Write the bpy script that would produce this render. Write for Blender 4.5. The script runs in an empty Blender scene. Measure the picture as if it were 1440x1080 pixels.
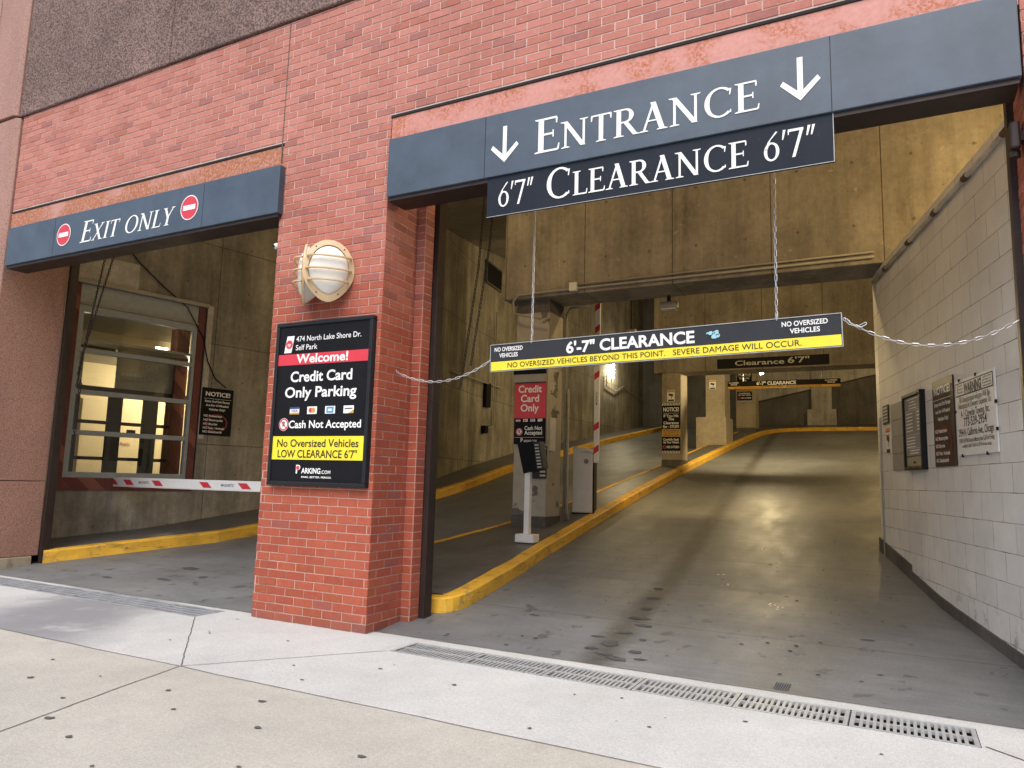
import bpy, math, random
from mathutils import Matrix, Vector
random.seed(7)
SC = bpy.context.scene
COL = SC.collection

# ------------------------------------------------------------------ camera
cd = bpy.data.cameras.new('camera'); cam = bpy.data.objects.new('camera', cd); COL.objects.link(cam)
yaw, pitch, roll = -0.4847, 0.1298, 0.0273
fw = Vector((math.sin(yaw)*math.cos(pitch), math.cos(yaw)*math.cos(pitch), math.sin(pitch)))
rt = Vector((math.cos(yaw), -math.sin(yaw), 0)); up = rt.cross(fw)
r2 = rt*math.cos(roll)+up*math.sin(roll); u2 = -rt*math.sin(roll)+up*math.cos(roll)
cam.matrix_world = Matrix(((r2.x, u2.x, -fw.x, 3.631), (r2.y, u2.y, -fw.y, -4.606), (r2.z, u2.z, -fw.z, 1.2), (0, 0, 0, 1)))
cd.sensor_width = 36; cd.lens = 1027.1/1440*36; cd.clip_start = 0.05; cd.clip_end = 2000
SC.camera = cam

# ------------------------------------------------------------------ sky, sun, exposure (overcast day)
SUN_EL, SUN_AZ = 58, 168          # azimuth measured from +Y clockwise: the sun stands behind the camera
w = bpy.data.worlds.new('World'); SC.world = w; w.use_nodes = True
wn = w.node_tree.nodes; wl = w.node_tree.links
sky = wn.new('ShaderNodeTexSky'); sky.sky_type = 'NISHITA'; sky.sun_disc = False
sky.sun_elevation = math.radians(SUN_EL); sky.sun_rotation = math.radians(SUN_AZ)
sky.air_density = 1.0; sky.dust_density = 4.0; sky.ozone_density = 1.5
wl.new(sky.outputs[0], wn['Background'].inputs[0]); wn['Background'].inputs[1].default_value = 0.15
ld = bpy.data.lights.new('sun', 'SUN'); ld.energy = 1.3; ld.angle = math.radians(60); ld.color = (1, .985, .95)
sun = bpy.data.objects.new('sun', ld); COL.objects.link(sun)
a, e = math.radians(SUN_AZ), math.radians(SUN_EL)
sd = Vector((math.sin(a)*math.cos(e), math.cos(a)*math.cos(e), math.sin(e)))
sun.rotation_euler = sd.to_track_quat('Z', 'Y').to_euler(); sun.location = (0, -20, 30)
SC.view_settings.view_transform = 'Standard'; SC.view_settings.look = 'None'
SC.view_settings.exposure = 0.72; SC.view_settings.gamma = 1
SC.cycles.max_bounces = 8; SC.cycles.transparent_max_bounces = 12; SC.cycles.sample_clamp_indirect = 6

# ------------------------------------------------------------------ material helpers
class NT:
    def __init__(s, name):
        s.m = bpy.data.materials.new(name); s.m.use_nodes = True
        s.t = s.m.node_tree; s.n = s.t.nodes; s.b = s.n['Principled BSDF']; s.out = s.n['Material Output']
    def add(s, typ, **kw):
        nd = s.n.new(typ)
        for k, v in kw.items():
            if k.startswith('i_'): s.set(nd.inputs[k[2:].replace('_', ' ')], v)
            else: setattr(nd, k, v)
        return nd
    def set(s, inp, v):
        if hasattr(v, 'is_output') or isinstance(v, bpy.types.NodeSocket): s.t.links.new(v, inp)
        else:
            if isinstance(v, (tuple, list)) and inp.type == 'RGBA' and len(v) == 3: v = (*v, 1)
            inp.default_value = v
    def obj(s): return s.add('ShaderNodeTexCoord').outputs['Object']
    def math(s, op, a, b=0.0, c=None, clamp=False):
        nd = s.add('ShaderNodeMath', operation=op, use_clamp=clamp); s.set(nd.inputs[0], a); s.set(nd.inputs[1], b)
        if c is not None: s.set(nd.inputs[2], c)
        return nd.outputs[0]
    def noise(s, scale, detail=4, rough=.6, vec=None, scl=None, dist=0):
        vec = vec or s.obj()
        if scl: vec = s.add('ShaderNodeMapping', i_Vector=vec, i_Scale=scl).outputs[0]
        return s.add('ShaderNodeTexNoise', i_Vector=vec, i_Scale=scale, i_Detail=detail, i_Roughness=rough, i_Distortion=dist).outputs[0]
    def step(s, f, lo, hi):
        nd = s.add('ShaderNodeMapRange', i_Value=f); nd.inputs[1].default_value = lo; nd.inputs[2].default_value = hi
        nd.interpolation_type = 'SMOOTHSTEP'
        return nd.outputs[0]
    def mix(s, f, a, b, mode='MIX'):
        nd = s.add('ShaderNodeMixRGB', blend_type=mode); s.set(nd.inputs[0], f); s.set(nd.inputs[1], a); s.set(nd.inputs[2], b)
        return nd.outputs[0]
    def scaled(s, col, f, lo, hi):           # multiply colour by lo..hi according to f
        g = s.add('ShaderNodeMapRange', i_Value=f); g.inputs[3].default_value = lo; g.inputs[4].default_value = hi
        g.inputs[1].default_value = .25; g.inputs[2].default_value = .75
        return s.mix(1.0, col, g.outputs[0], 'MULTIPLY')
    def bump(s, h, strength=.4, dist=.01):
        s.set(s.b.inputs['Normal'], s.add('ShaderNodeBump', i_Height=h, i_Strength=strength, i_Distance=dist).outputs[0])
    def base(s, c, rough=.7, metal=0, spec=.5):
        s.set(s.b.inputs['Base Color'], c); s.set(s.b.inputs['Roughness'], rough); s.b.inputs['Metallic'].default_value = metal
        s.b.inputs['Specular IOR Level'].default_value = spec
        return s.m
    def along(s, ux, uy):
        d = s.add('ShaderNodeVectorMath', operation='DOT_PRODUCT'); s.set(d.inputs[0], s.obj()); d.inputs[1].default_value = (ux, uy, 0)
        z = s.add('ShaderNodeSeparateXYZ', i_Vector=s.obj())
        return s.add('ShaderNodeCombineXYZ', i_X=d.outputs['Value'], i_Y=z.outputs[2]).outputs[0]

def plain(name, col, rough=.6, metal=0, var=.12, scale=25, bump=0, spec=.5):
    t = NT(name); f = t.noise(scale, 5)
    c = t.scaled(col, f, 1-var, 1+var)
    if bump: t.bump(f, bump, .004)
    r = t.add('ShaderNodeMapRange', i_Value=t.noise(scale*.4, 3)); r.inputs[3].default_value = max(.05, rough-.12); r.inputs[4].default_value = min(1, rough+.12)
    return t.base(c, r.outputs[0], metal, spec)

def emis(name, col, strength):
    t = NT(name); t.base(col, .5); t.set(t.b.inputs['Emission Color'], col); t.b.inputs['Emission Strength'].default_value = strength
    return t.m

def brick_mat(name, c1, c2, mortar, ux=1, uy=1, wear=.25, roww=.0677, bw=.213, hazed=None):
    t = NT(name); v = t.along(ux, uy)
    wv = t.add('ShaderNodeTexNoise', i_Vector=t.obj(), i_Scale=9.0, i_Detail=3.0).outputs['Color']
    v = t.mix(.006, v, wv, 'ADD')
    def lay(a, b, m):
        bk = t.add('ShaderNodeTexBrick', i_Vector=v, i_Color1=a, i_Color2=b, i_Mortar=m, i_Scale=1.0, i_Mortar_Size=.0040,
                   i_Mortar_Smooth=.12, i_Bias=-.3, i_Brick_Width=bw, i_Row_Height=roww)
        bk.offset = .5; return bk
    bk = lay(c1, c2, mortar); col = bk.outputs['Color']
    if hazed:                                        # upper courses paler, haze put into the brick colour
        bf = lay(*hazed); z = t.add('ShaderNodeSeparateXYZ', i_Vector=t.obj()).outputs[2]
        f = t.step(t.math('ADD', z, t.math('MULTIPLY', t.noise(1.2, 4), 2.2)), 3.3, 5.6); col = t.mix(f, col, bf.outputs['Color'])
    cell = t.add('ShaderNodeTexWhiteNoise', noise_dimensions='2D')
    sx = t.add('ShaderNodeSeparateXYZ', i_Vector=v); row = t.math('FLOOR', t.math('DIVIDE', sx.outputs[1], roww))
    half = t.math('MULTIPLY', t.math('SUBTRACT', 1.0, t.math('FLOORED_MODULO', row, 2.0)), .5)
    cx_ = t.math('FLOOR', t.math('ADD', t.math('DIVIDE', sx.outputs[0], bw), half))
    t.set(cell.inputs['Vector'], t.add('ShaderNodeCombineXYZ', i_X=cx_, i_Y=row).outputs[0])
    isb = t.math('SUBTRACT', 1.0, bk.outputs['Fac'])
    col = t.mix(t.math('MULTIPLY', t.math('MULTIPLY', t.math('GREATER_THAN', cell.outputs[0], .86), isb), .32), col, (.20, .075, .07))
    col = t.mix(t.math('MULTIPLY', t.math('MULTIPLY', t.math('LESS_THAN', cell.outputs[0], .12), isb), .25), col, (.56, .24, .17))
    grit = t.noise(90, 5); cloud = t.noise(1.1, 4); blot = t.noise(7, 5)
    c = t.scaled(col, grit, .78, 1.2)
    c = t.scaled(c, cloud, 1-wear*.6, 1+wear*.5)
    c = t.mix(t.math('MULTIPLY', t.step(blot, .60, .78), .3), c, mortar)
    c = t.mix(t.math('MULTIPLY', t.step(t.noise(2.2, 6, scl=(1, 1, .35)), .6, .8), .3), c, (.16, .075, .06))
    spk = t.step(t.noise(55, 3, .5), .70, .74); c = t.mix(t.math('MULTIPLY', spk, .5), c, (.6, .5, .44))
    c = t.mix(t.math('MULTIPLY', t.math('MULTIPLY', bk.outputs['Fac'], t.step(t.noise(3, 4), .5, .7)), .6), c, (.13, .085, .07))
    h = t.math('ADD', t.math('MULTIPLY', bk.outputs['Fac'], -1.0), t.math('MULTIPLY', grit, .22))
    t.bump(h, .9, .011)
    return t.base(c, .8, 0, .35)

def concrete_mat(name, col, joints=True, ux=1, uy=0, pw=1.22, ph=2.44, var=.3, streak=.35, rough=.85, chips=True):
    t = NT(name)
    c = t.scaled(col, t.noise(1.4, 7, .68), 1-var, 1+var); c = t.scaled(c, t.noise(.5, 4, .6), .78, 1.2)
    c = t.mix(t.math('MULTIPLY', t.step(t.noise(1.9, 8, .7, scl=(1, 1, .25)), .56, .68), .5), c, (col[0]*.42, col[1]*.4, col[2]*.38))
    c = t.scaled(c, t.noise(14, 6, .7), .8, 1.15)
    c = t.scaled(c, t.noise(3.2, 5, .7, scl=(1, 1, .12)), 1-streak, 1+streak*.6)
    c = t.scaled(c, t.noise(120, 3), .85, 1.12)
    pits = t.step(t.noise(38, 4, .5), .69, .73)
    c = t.mix(t.math('MULTIPLY', pits, .7), c, (.05, .045, .04))
    if chips:
        pal = t.step(t.noise(9, 6, .62), .665, .69)
        c = t.mix(t.math('MULTIPLY', pal, .55), c, (col[0]*1.6, col[1]*1.62, col[2]*1.62))
    h = t.math('ADD', t.noise(14, 6, .7), t.math('MULTIPLY', pits, -.6))
    if joints:
        bk = t.add('ShaderNodeTexBrick', i_Vector=t.along(ux, uy), i_Color1=(1, 1, 1), i_Color2=(.86, .86, .86), i_Mortar=(.3, .28, .25), i_Scale=1.0,
                   i_Mortar_Size=.007, i_Mortar_Smooth=.4, i_Bias=0.0, i_Brick_Width=pw, i_Row_Height=ph)
        bk.offset = 0
        c = t.mix(1.0, c, bk.outputs['Color'], 'MULTIPLY')
        sp = t.add('ShaderNodeSeparateXYZ', i_Vector=t.along(ux, uy)); fx = t.math('SUBTRACT', t.math('FRACT', t.math('DIVIDE', sp.outputs[0], pw/2)), .5); fz = t.math('SUBTRACT', t.math('FRACT', t.math('DIVIDE', sp.outputs[1], .76)), .5)
        dd = t.math('SQRT', t.math('ADD', t.math('POWER', t.math('MULTIPLY', fx, pw/2), 2.0), t.math('POWER', t.math('MULTIPLY', fz, .76), 2.0)))
        hol = t.step(dd, .022, .013); c = t.mix(t.math('MULTIPLY', hol, .6), c, (.07, .06, .05)); c = t.scaled(c, t.noise(9, 3, .6, scl=(1, 1, .02)), .86, 1.1)
        h = t.math('SUBTRACT', t.math('SUBTRACT', h, bk.outputs['Fac']), hol)
    t.bump(h, .45, .012)
    return t.base(c, rough, 0, .3)

MAT = {}
t = NT('facade brick'); rnd = t.add('ShaderNodeNewGeometry').outputs['Random Per Island']
def pick(a, b): return t.mix(t.step(rnd, .0, .8), a, b)
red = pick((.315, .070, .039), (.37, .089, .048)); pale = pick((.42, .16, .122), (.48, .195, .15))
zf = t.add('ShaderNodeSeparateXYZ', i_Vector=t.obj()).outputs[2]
c = t.mix(t.step(t.math('ADD', t.math('ADD', zf, t.math('MULTIPLY', t.noise(1.1, 4), 2.0)), t.math('MULTIPLY', rnd, .25)), 3.0, 5.4), red, pale)  # upper bricks paler and pinker: haze and glare put into the colour
r2_ = t.math('FRACT', t.math('MULTIPLY', rnd, 37.7))
c = t.mix(t.math('MULTIPLY', t.math('GREATER_THAN', r2_, .92), .38), c, (.19, .085, .085))
c = t.mix(t.math('MULTIPLY', t.math('LESS_THAN', r2_, .06), .3), c, (.30, .085, .03))
c = t.scaled(c, t.noise(110, 4), .86, 1.12); c = t.scaled(c, t.noise(16, 5, .65), .9, 1.1); c = t.scaled(c, t.noise(1.0, 4), .88, 1.1)
c = t.mix(t.math('MULTIPLY', t.step(t.noise(2.0, 7, .7, scl=(1, 1, .3)), .60, .76), .32), c, (.15, .065, .055))
c = t.mix(t.math('MULTIPLY', t.step(t.noise(6, 7, .7), .64, .76), .35), c, (.55, .40, .35))
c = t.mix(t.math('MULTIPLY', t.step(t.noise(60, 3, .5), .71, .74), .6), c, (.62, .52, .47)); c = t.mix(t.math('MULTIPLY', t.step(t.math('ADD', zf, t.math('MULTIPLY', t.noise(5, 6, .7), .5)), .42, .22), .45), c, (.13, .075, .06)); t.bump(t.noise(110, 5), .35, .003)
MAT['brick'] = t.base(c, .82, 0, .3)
t = NT('facade mortar'); zf = t.add('ShaderNodeSeparateXYZ', i_Vector=t.obj()).outputs[2]
c = t.mix(t.step(t.math('ADD', zf, t.math('MULTIPLY', t.noise(1.1, 4), 2.0)), 3.0, 5.6), (.50, .33, .275), (.62, .47, .42))  # mortar lightens with height too, the same haze in its colour
c = t.scaled(c, t.noise(70, 4), .75, 1.15); c = t.mix(t.math('MULTIPLY', t.step(t.noise(2.5, 6, .7), .52, .68), .6), c, (.2, .135, .115)); t.bump(t.noise(80, 5), .5, .004)
MAT['mortar'] = t.base(c, .9, 0, .2)
MAT['brick_dark'] = brick_mat('dark brick', (.16, .05, .04), (.12, .042, .035), (.14, .1, .09), 1, 1)
t = NT('pink steel'); rn = t.noise(42, 8, .78); rb = t.noise(2.4, 5, .6)
rm = t.math('MULTIPLY', t.step(rn, .47, .53), t.step(rb, .42, .58))
c = t.mix(rm, t.scaled((.56, .25, .205), t.noise(30, 4), .85, 1.1), t.scaled((.46, .13, .045), t.noise(60, 4), .6, 1.3)); t.bump(rm, .3, .004)
MAT['pink'] = t.base(c, .6)
t = NT('rusted steel'); rn = t.noise(36, 8, .78); rb = t.noise(2.0, 5, .6)
rm = t.math('MULTIPLY', t.step(rn, .42, .52), t.step(rb, .36, .5))
c = t.mix(rm, t.scaled((.50, .25, .2), t.noise(30, 4), .85, 1.1), t.scaled((.40, .14, .055), t.noise(60, 4), .55, 1.3)); t.bump(rm, .3, .004)
MAT['pink_rust'] = t.base(c, .7)
t = NT('slate blue panel'); c = t.scaled((.056, .078, .106), t.noise(2.2, 6, .65), .72, 1.3); c = t.scaled(c, t.noise(2.5, 6, .7, scl=(1, 1, .2)), .85, 1.15)
sc = t.step(t.noise(5, 9, .8, scl=(1, 1, 4)), .63, .68); c = t.mix(t.math('MULTIPLY', sc, .7), c, (.02, .025, .03))
sc2 = t.step(t.noise(20, 7, .75, scl=(.35, 1, 1)), .675, .70); c = t.mix(t.math('MULTIPLY', sc2, .5), c, (.28, .3, .32))
MAT['blue'] = t.base(c, t.math('ADD', t.math('MULTIPLY', t.noise(3, 4), .3), .28))
t = NT('navy board'); c = t.scaled((.016, .021, .031), t.noise(3, 5), .8, 1.2)
sp = t.step(t.noise(60, 4, .6), .68, .72); c = t.mix(t.math('MULTIPLY', sp, .5), c, (.3, .32, .34))
MAT['navy'] = t.base(c, .6, 0, .15)
t = NT('granite'); sp = t.add('ShaderNodeTexVoronoi', i_Vector=t.obj(), i_Scale=110.0)
c = t.mix(t.step(t.noise(120, 4, .6), .4, .62), (.30, .145, .105), (.44, .26, .20))
c = t.mix(t.math('MULTIPLY', t.step(t.noise(75, 3, .5), .6, .66), .8), c, (.05, .035, .035)); c = t.scaled(c, t.noise(1.2, 5, .6, scl=(1, 1, .4)), .75, 1.15)
MAT['granite'] = t.base(c, .6)
t = NT('exposed aggregate'); g1 = t.noise(55, 5, .7)
c = t.mix(t.step(g1, .40, .62), (.085, .05, .042), (.31, .205, .175)); c = t.scaled(c, t.noise(1.1, 5, .6), .65, 1.3)
c = t.mix(t.math('MULTIPLY', t.step(t.noise(80, 3), .66, .7), .8), c, (.42, .33, .3))
c = t.mix(t.math('MULTIPLY', t.step(t.noise(3, 6, .7, scl=(1, 1, .3)), .66, .72), .4), c, (.4, .36, .34)); t.bump(g1, .9, .02)
MAT['aggregate'] = t.base(c, .9)
MAT['conc'] = concrete_mat('board formed concrete', (.30, .265, .205), True, 1, 0, 1.2, 9.0)
MAT['conc_left'] = concrete_mat('stained wall concrete', (.31, .285, .235), True, .213, .977, 2.1, 1.62, .38, .5)
MAT['conc_plain'] = concrete_mat('column concrete', (.36, .31, .225), False, var=.2, streak=.12)
MAT['plaster'] = concrete_mat('rough pale plaster', (.52, .49, .43), False, var=.3, streak=.3)
MAT['conc_dark'] = concrete_mat('dark concrete', (.12, .11, .1), False)
MAT['conc_far'] = concrete_mat('far concrete', (.40, .38, .34), True, 1, 0, 2.4, 3)
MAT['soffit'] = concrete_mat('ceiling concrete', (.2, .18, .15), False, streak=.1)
t = NT('painted block'); v = t.along(-.235, .972)
bk = t.add('ShaderNodeTexBrick', i_Vector=v, i_Color1=(.76, .745, .71), i_Color2=(.69, .675, .645), i_Mortar=(.42, .40, .375), i_Scale=1.0, i_Mortar_Size=.0036,
           i_Mortar_Smooth=.5, i_Bias=-.3, i_Brick_Width=.385, i_Row_Height=.200)
c = t.scaled(bk.outputs['Color'], t.noise(1.6, 6, .65), .82, 1.1)
dk = t.math('MULTIPLY', bk.outputs['Fac'], t.step(t.noise(4, 5, .7), .45, .66)); c = t.mix(dk, c, (.07, .06, .05))
c = t.mix(t.math('MULTIPLY', t.step(t.noise(6, 8, .75), .69, .75), .5), c, (.27, .25, .22))
zz = t.add('ShaderNodeSeparateXYZ', i_Vector=t.obj())
gr = t.math('MULTIPLY', t.step(t.noise(5, 7, .75), .52, .62), t.step(zz.outputs[2], .6, .15)); c = t.mix(t.math('MULTIPLY', gr, .6), c, (.2, .17, .13))
h = t.math('ADD', t.math('MULTIPLY', bk.outputs['Fac'], -1), t.math('MULTIPLY', t.noise(60, 5), .3)); t.bump(h, .5, .006)
MAT['block'] = t.base(c, .6)

def paving(name, col, grain, wear=.12, grains=True):
    t = NT(name); c = t.scaled(col, t.noise(.9, 5, .6), 1-wear, 1+wear)
    c = t.scaled(c, t.noise(5, 6, .7), .92, 1.07); c = t.scaled(c, t.noise(grain, 3, .6), .76, 1.2); c = t.scaled(c, t.noise(45, 4, .7), .84, 1.13); c = t.mix(t.math('MULTIPLY', t.step(t.noise(2.6, 8, .75), .57, .72), .3), c, (col[0]*.6, col[1]*.58, col[2]*.56))
    if grains:
        c = t.mix(t.math('MULTIPLY', t.step(t.noise(95, 2, .5), .66, .72), .5), c, (.18, .15, .12))
        c = t.mix(t.math('MULTIPLY', t.step(t.noise(82, 2, .5, scl=(1, 1.1, 1)), .67, .72), .6), c, (.66, .6, .52))
    t.bump(t.noise(grain, 3), .25, .004)
    return t, c
t, c = paving('tan pavement concrete', (.395, .38, .335), 130, .12)
c = t.mix(t.math('MULTIPLY', t.step(t.noise(1.7, 5, .6), .56, .72), .25), c, (.26, .235, .215)); MAT['tan'] = t.base(c, .85, 0, .3)
t, c = paving('pale apron concrete', (.44, .445, .43), 120, .11, False)
xy = t.add('ShaderNodeSeparateXYZ', i_Vector=t.obj()); X, Y = xy.outputs[0], xy.outputs[1]
lane = t.math('ADD', X, t.math('MULTIPLY', t.noise(1.3, 4), .9))
tyre = t.math('SUBTRACT', 1.0, t.step(t.math('ABSOLUTE', t.math('ADD', t.math('ADD', lane, t.math('MULTIPLY', Y, .6)), 2.5)), .25, 1.15))
tyre = t.math('MULTIPLY', tyre, t.step(t.noise(1.6, 5, .6), .25, .5))
c = t.mix(t.math('MULTIPLY', tyre, .95), c, (.19, .19, .2)); 
c = t.mix(t.math('MULTIPLY', t.step(t.noise(3.4, 7, .7, scl=(1, .35, 1)), .6, .74), .35), c, (.33, .31, .3))
MAT['pale'] = t.base(c, .85, 0, .3)
t = NT('ramp slab'); xy = t.add('ShaderNodeSeparateXYZ', i_Vector=t.obj()); X, Y = xy.outputs[0], xy.outputs[1]
c = t.scaled((.142, .147, .152), t.noise(.8, 5, .6), .72, 1.25); c = t.scaled(c, t.noise(9, 8, .75, scl=(.2, 2.2, 1)), .84, 1.14); c = t.scaled(c, t.noise(60, 4), .88, 1.1)
c = t.scaled(c, t.noise(4, 6, .7, scl=(.5, 1.6, 1)), .86, 1.12)
trk = t.math('ABSOLUTE', t.math('ADD', t.math('SUBTRACT', X, 1.80), t.math('MULTIPLY', Y, .085)))
trk = t.math('SUBTRACT', trk, t.math('MULTIPLY', t.noise(2.2, 6, .7), .2))
c = t.mix(t.math('MULTIPLY', t.step(trk, .10, -.08), .72), c, (.04, .039, .035))
tr2 = t.math('SUBTRACT', t.math('ABSOLUTE', t.math('SUBTRACT', X, 3.05)), t.math('MULTIPLY', t.noise(.9, 5), .5)); c = t.mix(t.math('MULTIPLY', t.step(tr2, .25, -.2), .3), c, (.06, .06, .058))
gt = t.step(t.noise(70, 2, .5), .735, .75); c = t.mix(t.math('MULTIPLY', gt, .6), c, (.5, .5, .48))
spl = t.math('MULTIPLY', t.step(t.noise(7, 3, .5, scl=(1, .8, 1)), .63, .67), t.step(Y, 4.5, 1.0))
c = t.mix(t.math('MULTIPLY', spl, .6), c, (.05, .05, .05))
crk = t.math('ABSOLUTE', t.math('SUBTRACT', t.math('FRACT', t.math('DIVIDE', t.math('ADD', Y, t.math('MULTIPLY', t.noise(1.5, 3), .08)), 2.6)), .5)); c = t.mix(t.math('MULTIPLY', t.step(crk, .0045, .001), .6), c, (.035, .033, .03))
rr = t.add('ShaderNodeMapRange', i_Value=t.noise(2.2, 7, .68, scl=(1.6, .5, 1))); rr.inputs[1].default_value = .3; rr.inputs[2].default_value = .7
rr.inputs[3].default_value = .44; rr.inputs[4].default_value = .58; t.bump(t.noise(38, 7, .75, scl=(.8, 1.2, 1)), .32, .006)
MAT['ramp'] = t.base(c, rr.outputs[0], 0, .32)
MAT['asphalt'] = plain('island surface', (.10, .098, .095), .45, 0, .25, 6, .3)
MAT['road'] = plain('street asphalt', (.06, .06, .06), .85, 0, .2, 40, .4)
t = NT('yellow kerb paint'); wr = t.step(t.noise(7, 9, .8), .56, .62); scf = t.step(t.noise(3.5, 8, .8, scl=(1, .5, 5)), .54, .64)
c = t.mix(t.math('MULTIPLY', wr, .6), t.scaled((.76, .43, .038), t.noise(3, 6, .7), .7, 1.12), (.24, .19, .12)); c = t.mix(t.math('MULTIPLY', scf, .6), c, (.09, .065, .03)); t.bump(t.math('ADD', t.noise(30, 7, .7), t.math('MULTIPLY', wr, -.5)), .5, .012)
MAT['yellow_kerb'] = t.base(c, .6)
MAT['steel_dark'] = plain('brown steel', (.035, .022, .019), .5, .3, .3, 8)
MAT['steel_grey'] = plain('window frame grey', (.30, .335, .355), .5, .0, .12, 12)
MAT['grate_left'] = plain('dark steel grate', (.30, .315, .335), .5, .1, .3, 5)
MAT['galv'] = plain('galvanised steel', (.36, .37, .37), .5, .25, .2, 14)
MAT['chain'] = plain('bright chain', (.55, .55, .56), .35, .5, .08, 30)
MAT['chain_dark'] = plain('dark chain', (.03, .027, .025), .5, .6)
MAT['white'] = plain('white paint', (.78, .77, .74), .45, 0, .05, 20)
MAT['letter'] = plain('white lettering', (.80, .80, .77), .5, 0, .06, 30)
MAT['grey_letter'] = plain('grey lettering', (.45, .43, .39), .5, 0, .06, 30)
MAT['black'] = plain('black sign face', (.008, .008, .010), .6, 0, .2, 6, 0, .14)
MAT['charcoal'] = plain('charcoal sign face', (.032, .034, .039), .55, 0, .1, 6, 0, .18)
MAT['ink'] = plain('black lettering', (.012, .012, .012), .5, 0, .1, 30)
MAT['frame_black'] = plain('black frame', (.011, .013, .015), .45, 0, .2, 9, 0, .3)
MAT['brown_sign'] = plain('brown black sign', (.035, .024, .02), .4, 0, .15, 6)
MAT['yellow'] = plain('sign yellow', (.82, .66, .03), .45, 0, .04, 12)
MAT['orange'] = plain('sign orange', (.55, .30, .03), .5, 0, .05, 12)
MAT['red'] = plain('sign red', (.60, .035, .055), .45, 0, .06, 12)
MAT['red_dull'] = plain('dull red ring', (.22, .02, .02), .5, 0, .1, 12)
MAT['lightblue'] = plain('pale blue sticker', (.30, .58, .66), .5, 0, .1, 30)
MAT['blue_card'] = plain('card blue', (.06, .28, .52), .5)
MAT['navy_card'] = plain('card navy', (.03, .05, .2), .5)
MAT['tan_metal'] = plain('tan lamp casting', (.60, .43, .24), .5, 0, .1, 14)
MAT['lens'] = plain('milky lamp glass', (.80, .78, .70), .22, 0, .05, 5)
MAT['cab'] = plain('gate cabinet grey', (.64, .62, .57), .45, 0, .06, 8)
MAT['grey_sheet'] = plain('grey backing sheet', (.30, .29, .26), .6, 0, .15, 8)
MAT['conduit'] = plain('conduit grey', (.30, .285, .25), .5, .0, .15, 10)
MAT['cream'] = plain('cream lobby wall', (.74, .63, .42), .6, 0, .06, 2)
MAT['sheet_face'] = plain('rate sheet', (.36, .33, .25), .35, 0, .08, 3)
MAT['hole'] = plain('drain pit', (.025, .025, .025), .9)
MAT['sealant'] = plain('joint sealant', (.11, .09, .075), .9)
MAT['oil'] = plain('oil stain', (.072, .073, .073), .8, 0, .35, 9, 0, .12)
MAT['gap'] = plain('dark joint gap', (.015, .012, .011), .95)
MAT['gum'] = plain('trodden gum', (.085, .083, .08), .85)
t = NT('peeling column paint'); n1 = t.noise(3.1, 7, .62); zz = t.add('ShaderNodeSeparateXYZ', i_Vector=t.obj())
low = t.step(zz.outputs[2], 1.05, .45)
pm = t.step(t.math('ADD', n1, t.math('MULTIPLY', low, .14)), .585, .605)
c = t.mix(pm, t.scaled((.40, .365, .30), t.noise(8, 6), .85, 1.1), t.scaled((.14, .125, .105), t.noise(20, 6), .75, 1.2))
t.bump(t.math('MULTIPLY', pm, -1), .5, .01); MAT['peel'] = t.base(c, .75)
t = NT('window glass'); gl = t.add('ShaderNodeBsdfGlossy', i_Color=(.9, .93, .95), i_Roughness=.02); tr = t.add('ShaderNodeBsdfTransparent', i_Color=(.9, .92, .9))
fr = t.add('ShaderNodeFresnel', i_IOR=1.5); mx = t.add('ShaderNodeMixShader'); t.t.links.new(t.math('ADD', fr.outputs[0], .06), mx.inputs[0])
t.t.links.new(tr.outputs[0], mx.inputs[1]); t.t.links.new(gl.outputs[0], mx.inputs[2]); t.t.links.new(mx.outputs[0], t.out.inputs[0]); MAT['glass'] = t.m
MAT['pipe_paint'] = plain('painted pipe', (.50, .46, .39), .6, 0, .3, 5)
MAT['rust'] = plain('rusty fitting', (.12, .065, .04), .8, 0, .4, 20)
MAT['lamp_glow'] = emis('lamp glow', (1, .80, .45), 30)
MAT['tube_glow'] = emis('tube glow', (1, .93, .72), 28)
MAT['lobby_glow'] = emis('lobby light', (1, .85, .6), 12)

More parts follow.
